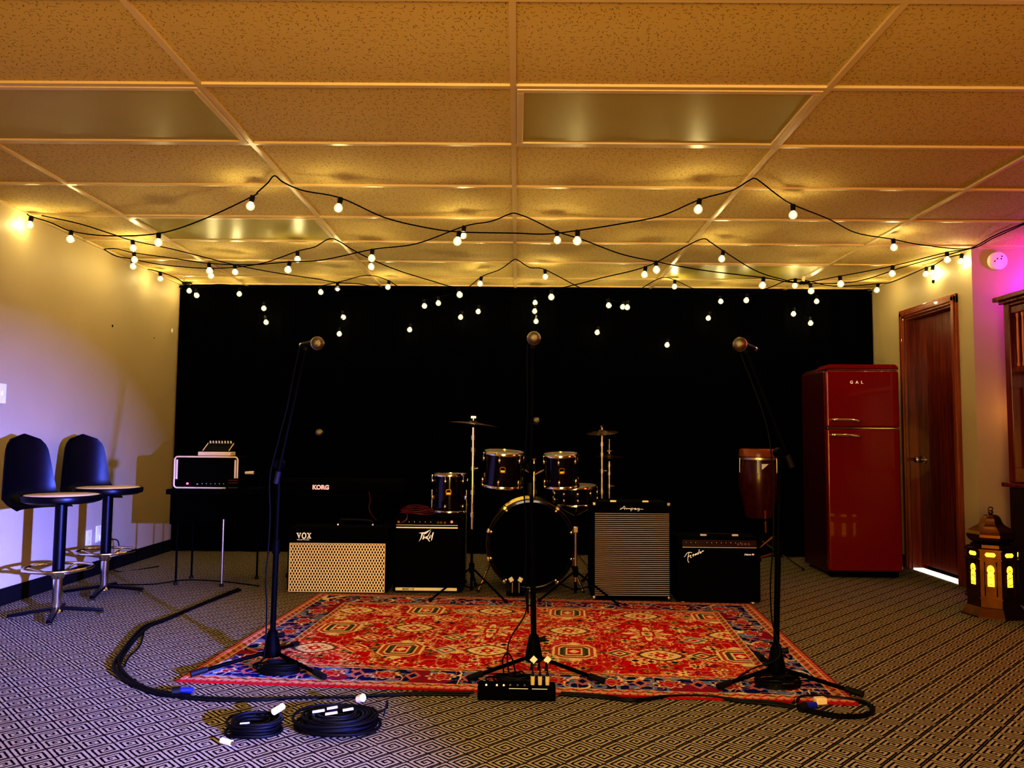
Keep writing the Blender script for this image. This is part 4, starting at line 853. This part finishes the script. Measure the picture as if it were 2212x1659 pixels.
# conga
Yc = 5.95; ct = at(1638, 975, Yc); zb = at(1638, 1132, Yc).z; r = .142
o = thing('conga_drum', 'red conga drum with amber rim on a stand, left of the fridge', 'drum', (ct.x, Yc, zb)); hgt = ct.z-zb
MB().lathe([(.095, 0), (.112, hgt*.2), (.15, hgt*.55), (.148, hgt*.7), (.132, hgt*.93)], n=40).build('shell', CONGA, o)
MB().lathe([(1e-3, hgt+.022), (r-.01, hgt+.02), (r, hgt+.008), (r+.002, hgt-.04), (r-.006, hgt-.045)], n=40).build('drum_head', ORNG, o)
MB().lathe([(r+.003, hgt-.045), (r+.008, hgt-.045), (r+.008, hgt-.062), (r+.003, hgt-.062)], n=40).build('rim', STEEL, o)
for k in range(6):
    a = 2*PI*k/6+.2; MB().cyl((math.cos(a)*(r+.010), math.sin(a)*(r+.010), hgt-.05), (math.cos(a)*(r+.012), math.sin(a)*(r+.012), hgt-.16), .004, n=8).build('tension_rod', STEEL, o)
MB().prism([(-.022, .02), (.03, .02), (-.015, -.02), (-.022, -.02)], (.0, -.149, hgt-.11), (1, 0, 0), (0, 0, 1), .002).build('label_plate', WHITE, o, smooth=False)
MB().box((.01, -.117, .03), (.012, .003, .16), rx=-.05).build('side_strip', ORNG, o, smooth=False)
o2 = thing('conga_stand', 'splayed metal tripod stand under the red conga drum', 'stand', (ct.x, Yc, 0))
MB().lathe([(.094, zb-.01), (.11, zb-.01), (.122, zb+.05), (.119, zb+.05), (.107, zb-.005)], n=32).build('cradle_ring', BMET, o2)
MB().cyl((0, 0, .12), (0, 0, zb-.01), .012).build('pole', BMET, o2); MB().box((0, 0, zb-.012), (.2, .02, .008)).build('cross_bar', BMET, o2)
ff = gnd(1735, 1233)
for fx, fy, m_ in ((ff.x-ct.x, ff.y-Yc, STEEL), (-.16, -.30, BMET), (-.22, .22, BMET)):
    l = MB().cyl((0, 0, zb*.72), (fx, fy, .012), .007, n=10).build('leg', m_, o2); MB().ball((fx, fy, .012), .011, 8).build('rubber_foot', RUB, l)
ps = [(at(1645, 1180, 5.3), at(1672, 1158, 5.3)), (at(1643, 1204, 5.3), at(1672, 1196, 5.3))]
o3 = thing('folded_stand', 'folded brass coloured stand leaning behind the low right amplifier', 'stand', (ps[0][0].x-.05, 5.3, 0))
for p, q in ps: b_ = Vector(o3.location); MB().cyl(p-b_-(q-p)*1.0, q-b_, .0085, n=12).build('arm', BRASS, o3)
MB().cyl((.0, .0, .0), (.05, 0, ps[0][1].z), .008).build('upright', BMET, o3)

# ------------------------------------------------------------------ refrigerator
fl, fr = gnd(1792, 1248), gnd(1953, 1251); w = (fr-fl).length; Yf = (fl.y+fr.y)/2; h = at(1870, 787, Yf).z; dep = .58
fo = thing('refrigerator', 'retro red two door refrigerator with chrome handles beside the door', 'refrigerator', ((fl.x+fr.x)/2, Yf, 0), -.03)
def rbx(x0, x1, y0, y1, z0, z1, rt, rb, m, name, par, bev=.012, k=8):
    # front profile with rounded top corners
    pts = []
    for cx, cz, a0, r in ((x1-rt, z1-rt, 0, rt), (x0+rt, z1-rt, PI/2, rt), (x0+rb, z0+rb, PI, rb), (x1-rb, z0+rb, 1.5*PI, rb)):
        pts += [(cx+r*math.cos(a0+PI/2*i/k), cz+r*math.sin(a0+PI/2*i/k)) for i in range(k+1)]
    return MB().prism(pts, (0, y1, 0), (1, 0, 0), (0, 0, 1), y1-y0).build(name, m, par, bevel=bev)
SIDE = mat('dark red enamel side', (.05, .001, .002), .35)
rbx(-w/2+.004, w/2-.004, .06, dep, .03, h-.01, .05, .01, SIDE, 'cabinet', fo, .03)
zs = at(1870, 925, Yf).z; zt = h-.045
rbx(-w/2, w/2, .0, .055, zs+.007, zt, .022, .012, FRED, 'freezer_door', fo, .014)
rbx(-w/2, w/2, .0, .055, .05, zs-.007, .012, .022, FRED, 'lower_door', fo, .014)
rbx(-w/2, w/2, .004, .20, zt+.008, h, .036, .004, FRED, 'top_cap', fo, .02)
box_part('door_gasket', fo, -w/2+.004, w/2-.004, .002, .05, zs-.006, zs+.006, CHROME, .001); box_part('top_trim', fo, -w/2+.004, w/2-.004, .002, .05, zt+.001, zt+.006, CHROME, .001)
box_part('kick_plate', fo, -w/2+.02, w/2-.02, .03, .08, .008, .05, BLACK, .002)
for x in (-1, 1):
    for y in (.06, dep-.05): MB().cyl((x*(w/2-.05), y, 0), (x*(w/2-.05), y, .032), .018, .015, 14).build('foot', RUB, fo)
for py, nm in ((908, 'freezer_handle'), (941, 'lower_handle')):
    z = at(1830, py, Yf-.02).z; x0 = at(1800, py, Yf-.02).x-fo.location.x; x1 = at(1860, py, Yf-.02).x-fo.location.x
    mb = MB(); pr = smoothpath([(x0, -.004, z+.004), (x0+.01, -.03, z+.004), ((x0+x1)/2, -.034, z+.002), (x1-.02, -.028, z-.004), (x1, -.003, z-.008)], 6); mb.tube(pr, .0115, 12)
    for p_ in (x0+.012, x1-.025): mb.cyl((p_, .002, z), (p_, -.022, z), .008)
    mb.build(nm, CHROME, fo)
gq = at(1850, 826, Yf); text_mb('G A L', .031, .0015, 0, .0006, 1.35).build('lettering', LABEL, fo, smooth=False, loc=(gq.x-fo.location.x, -.003, gq.z))
# ------------------------------------------------------------------ lantern
lc = gnd(2158, 1338); Yl = 4.77; lx = at(2147, 1330, Yl).x
lo = thing('floor_lantern', 'brass octagonal floor lantern with onion dome and glowing amber windows by the cabinet', 'lantern', (lx, Yl, 0), .18)
ph = PI/8; n = 8; hb = at(2147, 1186, Yl-.1).z; ht = at(2147, 1102, Yl).z; Rb = .145; S_ = (hb)/.36
MB().lathe([(1e-3, 0), (Rb*1.22, 0), (Rb*1.22, .008), (Rb*1.02, .055), (Rb, .058)], n=n, phase=ph).build('base', BRASS, lo, smooth=False)
MB().lathe([(Rb*.97, .058), (Rb*.97, hb-.01)], n=n, phase=ph, cap=True).build('body', BRASS, lo, smooth=False)
for z in (.108, hb-.065, hb-.012): MB().lathe([(Rb*.97, z), (Rb*1.06, z), (Rb*1.06, z+.008), (Rb*.97, z+.009)], n=n, phase=ph).build('moulding', SILV if False else BRASS, lo, smooth=False)
dm = [(.80, 0), (.80, .10), (.62, .13), (.78, .18), (.88, .24), (.94, .32), (.94, .40), (.87, .49), (.71, .57), (.55, .63), (.46, .70), (.41, .78), (.37, .86), (.30, .93), (.18, .97), (.02, .985)]
MB().lathe([(Rb*a, hb+b*(ht-hb-.02)) for a, b in dm], n=n, phase=ph).build('dome', BRASS, lo, smooth=False)
MB().ball((0, 0, ht-.012), .014, 8).build('finial', BRASS, lo); MB().tube([(.016*math.cos(a), 0, ht+.006+.012*math.sin(a)) for a in [2*PI*i/16 for i in range(16)]], .003, 6, True).build('hanging_ring', BRASS, lo)
ap = Rb*.97*math.cos(PI/8)
for k in range(8):
    a = k*PI/4; nn = Vector((math.cos(a), math.sin(a), 0)); u = Vector((-math.sin(a), math.cos(a), 0))
    zm = .125; S = .026
    arch = [(-.9, 0), (.9, 0), (.9, 2.7), (.62, 2.8)]+[(1.0*math.cos(t), 3.6+1.0*math.sin(t)) for t in [-.45+(PI+.9)*i/12 for i in range(13)]]+[(-.62, 2.8), (-.9, 2.7)]
    sc = (hb-.065-.14)/(4.8*S)
    wn = MB().prism([(x*S*.74, z*S*sc*.66+.045) for x, z in arch], nn*(ap-.001)+Vector((0, 0, zm+.012)), u, (0, 0, 1), .003).build('window_pane', GLOW, lo, smooth=False)
    MB().prism([(-.028, 0), (-.02, .012), (.02, .012), (.028, 0), (.02, -.012), (-.02, -.012)], nn*(ap-.001)+Vector((0, 0, hb-.034)), u, (0, 0, 1), .003).build('slot_pane', GLOW, lo, smooth=False)
    g_ = MB()
    for x in (-.030, .030): g_.bar(nn*(ap+.003)+u*x+Vector((0, 0, zm)), nn*(ap+.003)+u*x+Vector((0, 0, hb-.075)), .004)
    for t in range(5): z = zm+.02+t*(hb-.22)/4.5; g_.bar(nn*(ap+.0035)+u*(-.024)+Vector((0, 0, z)), nn*(ap+.0035)+u*(.024)+Vector((0, 0, z+.02)), .0022); g_.bar(nn*(ap+.0035)+u*(.024)+Vector((0, 0, z)), nn*(ap+.0035)+u*(-.024)+Vector((0, 0, z+.02)), .0022)
    g_.build('fretwork', BRASS, lo, smooth=False)
# ------------------------------------------------------------------ hutch
A = at(2166, 640, 5.12); xh = A.x; zt = at(2166, 642, 5.12).z; zc = at(2160, 1042, 5.12).z; ya, yb = 5.12, 3.95; dx = .42
hu = thing('wooden_hutch', 'tall dark red wooden hutch with spindle rack at the right photo edge', 'cabinet', (xh, ya, 0))
L = ya-yb
box_part('lower_cabinet', hu, .0, dx, -L, 0, .0, zc-.03, mat('near black stained wood', (.010, .003, .003), .35), .004)
box_part('counter', hu, -.035, dx+.02, -L-.03, .03, zc-.028, zc, HUTCH, .008)
box_part('back_panel', hu, .10, dx, -L, 0, zc+.001, zt-.06, HUTCH, .002)
box_part('end_post', hu, .0, .10, -.06, 0, zc+.001, zt-.06, HUTCH, .006); box_part('end_post', hu, .0, .10, -L, -L+.06, zc+.001, zt-.06, HUTCH, .006)
cr = MB()
for i, (e, z0, z1) in enumerate(((.0, zt-.07, zt-.05), (.02, zt-.05, zt-.03), (.045, zt-.03, zt))): cr.box(((dx-e)/2, -L/2, (z0+z1)/2), (dx+e, L+2*e, z1-z0))
cr.build('crown', HUTCH, hu, smooth=False, bevel=.005)
z0, z1 = at(2190, 790, 5.0).z, at(2190, 676, 5.0).z
box_part('rack_rail', hu, .01, .05, -L+.06, -.06, z0-.04, z0-.003, HUTCH, .004); box_part('rack_rail', hu, .01, .05, -L+.06, -.06, z1+.003, zt-.072, HUTCH, .004)
for i in range(20):
    y = -.095-.052*i
    MB().lathe([(.009, z0-.004), (.011, z0+.01), (.007, z0+.03), (.0095, (z0+z1)/2), (.006, z1-.03), (.010, z1-.01), (.009, z1+.004)], (.03, y, 0), 12).build('spindle', mat('amber lacquered spindle', (.5, .12, .02), .25) if i == 0 else bpy.data.materials['amber lacquered spindle'], hu)
MB().box((.0, -L/2-.02, (zc+z0)/2-.02), (.012, L-.2, (z0-zc)*.7)).build('door_panel', HUTCH, hu, bevel=.006, loc=(.095, 0, 0))

# ------------------------------------------------------------------ floor gear
sb0, sb1 = gnd(1031, 1514), gnd(1200, 1515)
sb = thing('stage_box', 'black stage box with plugged silver connectors in front of the centre stand', 'stage box', ((sb0.x+sb1.x)/2, sb0.y, 0), -.02)
w = sb1.x-sb0.x; hh_ = at(1115, 1484, sb0.y).z
box_part('housing', sb, -w/2, w/2, 0, .075, .002, hh_, BLACK, .004)
mb = MB()
for a_, b_ in ((-.03, .045), (.06, .12)): mb.box(((a_+b_)/2, -.0008, hh_-.006), (b_-a_, .002, .0018))
mb.build('panel_line', LABEL, sb, smooth=False)
for i, px in enumerate((1050, 1073, 1088, 1102, 1118, 1133)):
    x = at(px, 1484, sb0.y).x-sb.location.x; MB().cyl((x, .012, hh_-.002), (x, .010, hh_+.005), .005, .004, 10).build('knob', LABEL if i < 3 else STEEL, sb)
for i, px in enumerate((1151, 1167, 1183)):
    x = at(px, 1480, sb0.y).x
    pl = thing('cable_plug', ['left', 'middle', 'right'][i]+' of three silver plugs standing in the black stage box', 'plug', (x, sb0.y+.03, hh_+.0005))
    MB().cyl((0, 0, 0), (0, 0, .034), .0082, .0090, 14).build('plug_sleeve', mat('polished brass sleeve', (.85, .72, .36), .25, .35) if i == 0 else bpy.data.materials['polished brass sleeve'], pl); MB().cyl((0, 0, .034), (0, 0, .048), .007, .004, 12).build('strain_relief', RUB, pl)
    MB().tube(smoothpath([(0, 0, .048), (-.002, .02, .075), (-.004, .045, .07), (-.006, .055, .04)], 6), .003, 6).build('lead', CABLE, pl)
    if i < 2: MB().box((.004+.026*i, .03, .088), (.022, .0015, .024), ry=.75).build('cable_tag', WHITE, pl, smooth=False)
# the tangle behind the box
tg = thing('cable_coil', 'tangled black cables between the stage box and the centre stand', 'cable', (.03, 3.33, RZ)); mb = MB()
for k in range(5):
    pts = [((.12-.014*k)*math.cos(t)+.02*math.sin(2*t+k), (.055-.004*k)*math.sin(t), .006+.006*k+.004*math.sin(3*t+k)) for t in [2*PI*i/36 for i in range(36)]]; mb.tube(pts, .0035, 6, True)
mb.build('coil', CABLE, tg)
MB().tube(smoothpath([(-.05, 0, .03), (-.055, .01, .09), (-.035, .01, .115), (-.015, .01, .09), (.0, 0, .03)], 6), .0035, 6).build('loop', CABLE, tg)
def floor_cable(name, label, px, r=.006, n=1, spread=.012, m=CABLE, zoff=0., cat='cable'):
    o = MB()
    for k in range(n):
        pts = []
        for j, p in enumerate(px):
            q = gnd(p[0], p[1], r+zoff); q.z += r*1.2*(k % 2)*.8
            q.x += spread*(k-(n-1)/2)*math.cos(j*.9+k); q.y += spread*.8*(k-(n-1)/2)*math.sin(j*1.3+k*.7); pts.append(q)
        o.tube(smoothpath(pts, 8), r, 7)
    return tag(o.build(name, m), label, cat)
floor_cable('cable_bundle', 'thick bundle of black cables looping on the carpet left of the rug', [(520, 1275), (480, 1290), (420, 1312), (350, 1340), (310, 1356), (285, 1385), (263, 1420), (262, 1445), (285, 1475), (340, 1500), (395, 1506)], .0065, 4, .016)
floor_cable('stage_cable', 'pair of black cables on the carpet left of the black stage box', [(395, 1508), (470, 1512), (560, 1512), (640, 1508), (760, 1507), (900, 1500), (1018, 1500)], .005, 2, .022)
floor_cable('stage_cable', 'stray black cable loop beside the thick cable bundle', [(312, 1358), (308, 1378), (300, 1398), (278, 1420), (268, 1440)], .004)
floor_cable('stage_cable', 'black cable on the carpet in front of the rug, right of the stage box', [(1210, 1500), (1300, 1506), (1370, 1514), (1440, 1506), (1520, 1506), (1600, 1516), (1660, 1520), (1715, 1528)], .0055, 2, .012)
floor_cable('stage_cable', 'black cable loop ending on the carpet at the right rug corner', [(1722, 1518), (1730, 1508), (1765, 1506), (1830, 1512), (1872, 1522), (1882, 1536), (1868, 1546), (1820, 1548), (1770, 1540), (1735, 1534)], .0055, 3, .016)
floor_cable('speaker_cable', 'black cable lying on the carpet under the corner table', [(250, 1263), (330, 1262), (400, 1253), (480, 1256), (560, 1266)], .004)
for (px, py), lb in (((402, 1494), 'dark blue cable connector beside the front left corner of the rug'), ((1752, 1527), 'dark blue cable connector beside the front right corner of the rug')):
    q = gnd(px, py, .018); c_ = thing('cable_connector', lb, 'connector', q); MB().cyl((-.03, 0, .004), (.022, .008, .004), .013, .012, 14).build('shell', BLUEC, c_); MB().cyl((-.05, -.01, .0), (-.02, 0, .004), .015, .016, 14).build('boot', RUB, c_)
q = gnd(1772, 1518, .02); c_ = thing('tape_roll', 'small beige block on the cables at the right rug corner', 'block', (q.x, q.y, .014)); MB().box((0, 0, .014), (.045, .03, .026), rz=.2).build('block_body', CREAM, c_, bevel=.005)
def coil(name, label, px, py, rx, n, zoff, r=.0045, tilt=.0, jit=.1, asp=.8, var=.3):
    c = gnd(px, py, zoff); o = thing(name, label, 'cable', (c.x, c.y, zoff)); mb = MB(); rnd = random.Random(px)
    for k in range(n):
        R_ = rx*(1-var*rnd.random()); ox, oy = rnd.uniform(-jit, jit)*rx*.5, rnd.uniform(-jit, jit)*rx*.5; ph_ = rnd.uniform(0, 6)
        lay = (k % 8)*r*1.15+r
        pts = [(ox+R_*math.cos(t), oy+R_*asp*math.sin(t), lay+.35*r*math.sin(2*t+ph_)+.3*r*math.sin(3*t)) for t in [2*PI*i/44 for i in range(44)]]; mb.tube(pts, r, 6, True)
    mb.build('coil', CABLE, o); return o
c1 = coil('coiled_cable', 'smaller coil of black cable with silver plugs on the front carpet', 552, 1580, .094, 18, 0, .0050, jit=.22, var=.5)
MB().cyl((.055, .02, .06), (.075, .06, .066), .012, .012, 16).build('plug_ring', WHITE, c1); MB().cyl((-.075, -.115, .012), (-.035, -.135, .011), .010, .010, 14).build('plug', SILV, c1); MB().cyl((-.035, -.135, .011), (-.02, -.142, .010), .007, .006, 14).build('plug_tip', STEEL, c1)
MB().bar((-.03, -.072, .052), (.0, -.066, .053), .006, .003).build('cable_mark', WHITE, c1)
c2 = coil('coiled_cable', 'larger coil of black cable with white plug on the front carpet', 730, 1572, .150, 34, 0, .0052, jit=.25, var=.55)
MB().cyl((.055, .075, .075), (.075, .06, .085), .013, .014, 16).build('plug_ring', WHITE, c2)
for x, y, l_, m_ in ((-.07, .0, .04, WHITE), (-.03, .035, .035, WHITE), (-.02, -.02, .04, CREAM), (.03, .02, .035, WHITE)): MB().bar((x-l_/2, y-.006, .055), (x+l_/2, y+.006, .058), .011, .006).build('cable_tag', m_, c2)
MB().tube(smoothpath([(.12, .05, .03), (.16, .06, .05), (.165, .045, .08), (.155, .03, .03)], 5), .003, 6).build('cable_tail', CABLE, c2)
coil('coiled_cable', 'coil of black cable on the rug under the left microphone stand', 605, 1452, .085, 8, RZ, .0042, asp=.7)
coil('coiled_cable', 'ring of black cable on the rug under the right microphone stand', 1680, 1479, .10, 6, RZ, .0042, jit=.04, asp=.75)

# ------------------------------------------------------------------ lights and world
def area(name, loc, target, size, power, color, shape='DISK', spread=PI):
    l = bpy.data.lights.new(name, 'AREA'); l.energy = power; l.color = color; l.size = size; l.shape = shape; l.spread = spread
    o = bpy.data.objects.new(name, l); COL.objects.link(o); o.location = loc; o.rotation_euler = (Vector(target)-Vector(loc)).to_track_quat('-Z', 'Y').to_euler(); return o
def point(name, loc, power, color, r=.05):
    l = bpy.data.lights.new(name, 'POINT'); l.energy = power; l.color = color; l.shadow_soft_size = r
    o = bpy.data.objects.new(name, l); COL.objects.link(o); o.location = loc; return o
area('warm_uplight', (-.2, -1.2, .9), (0, 2.0, H), 1.2, 150, (1, .60, .09))
area('room_fill', (0, -.8, 2.2), (0, 3.2, .2), 1.6, 78, (1, .91, .72))
area('front_floor_fill', (0, 1.0, 2.32), (0, 1.9, 0), .9, 34, (1, .93, .78))  # unseen fill added over the foreground floor, no fixture there
area('blue_stage_lamp', (2.25, -.45, 1.05), (-3.04, 4.55, .22), .08, 85, (.15, .19, 1), spread=math.radians(25))
area('red_lamp', (4.6, 2.4, 1.7), (2.5, 3.9, 0), .3, 30, (1, .13, .05))
point('magenta_lamp', (3.75, 5.2, 2.14), 16, (.72, .02, 1), .04)
point('amber_lamp', (3.50, 5.29, 1.25), 1.3, (1, .5, .10), .12)
wd = bpy.data.worlds.new('world'); SC.world = wd; wd.use_nodes = True; wd.node_tree.nodes['Background'].inputs[0].default_value = (.03, .025, .02, 1); wd.node_tree.nodes['Background'].inputs[1].default_value = .3
SC.view_settings.view_transform = 'Standard'
try: SC.view_settings.look = 'High Contrast'
except Exception: pass
SC.view_settings.exposure = -.38; SC.cycles.max_bounces = 5; SC.cycles.diffuse_bounces = 2; SC.cycles.glossy_bounces = 2; SC.cycles.use_adaptive_sampling = True; SC.cycles.adaptive_threshold = .1; SC.cycles.adaptive_min_samples = 16; SC.cycles.light_sampling_threshold = .02; SC.cycles.transparent_max_bounces = 6
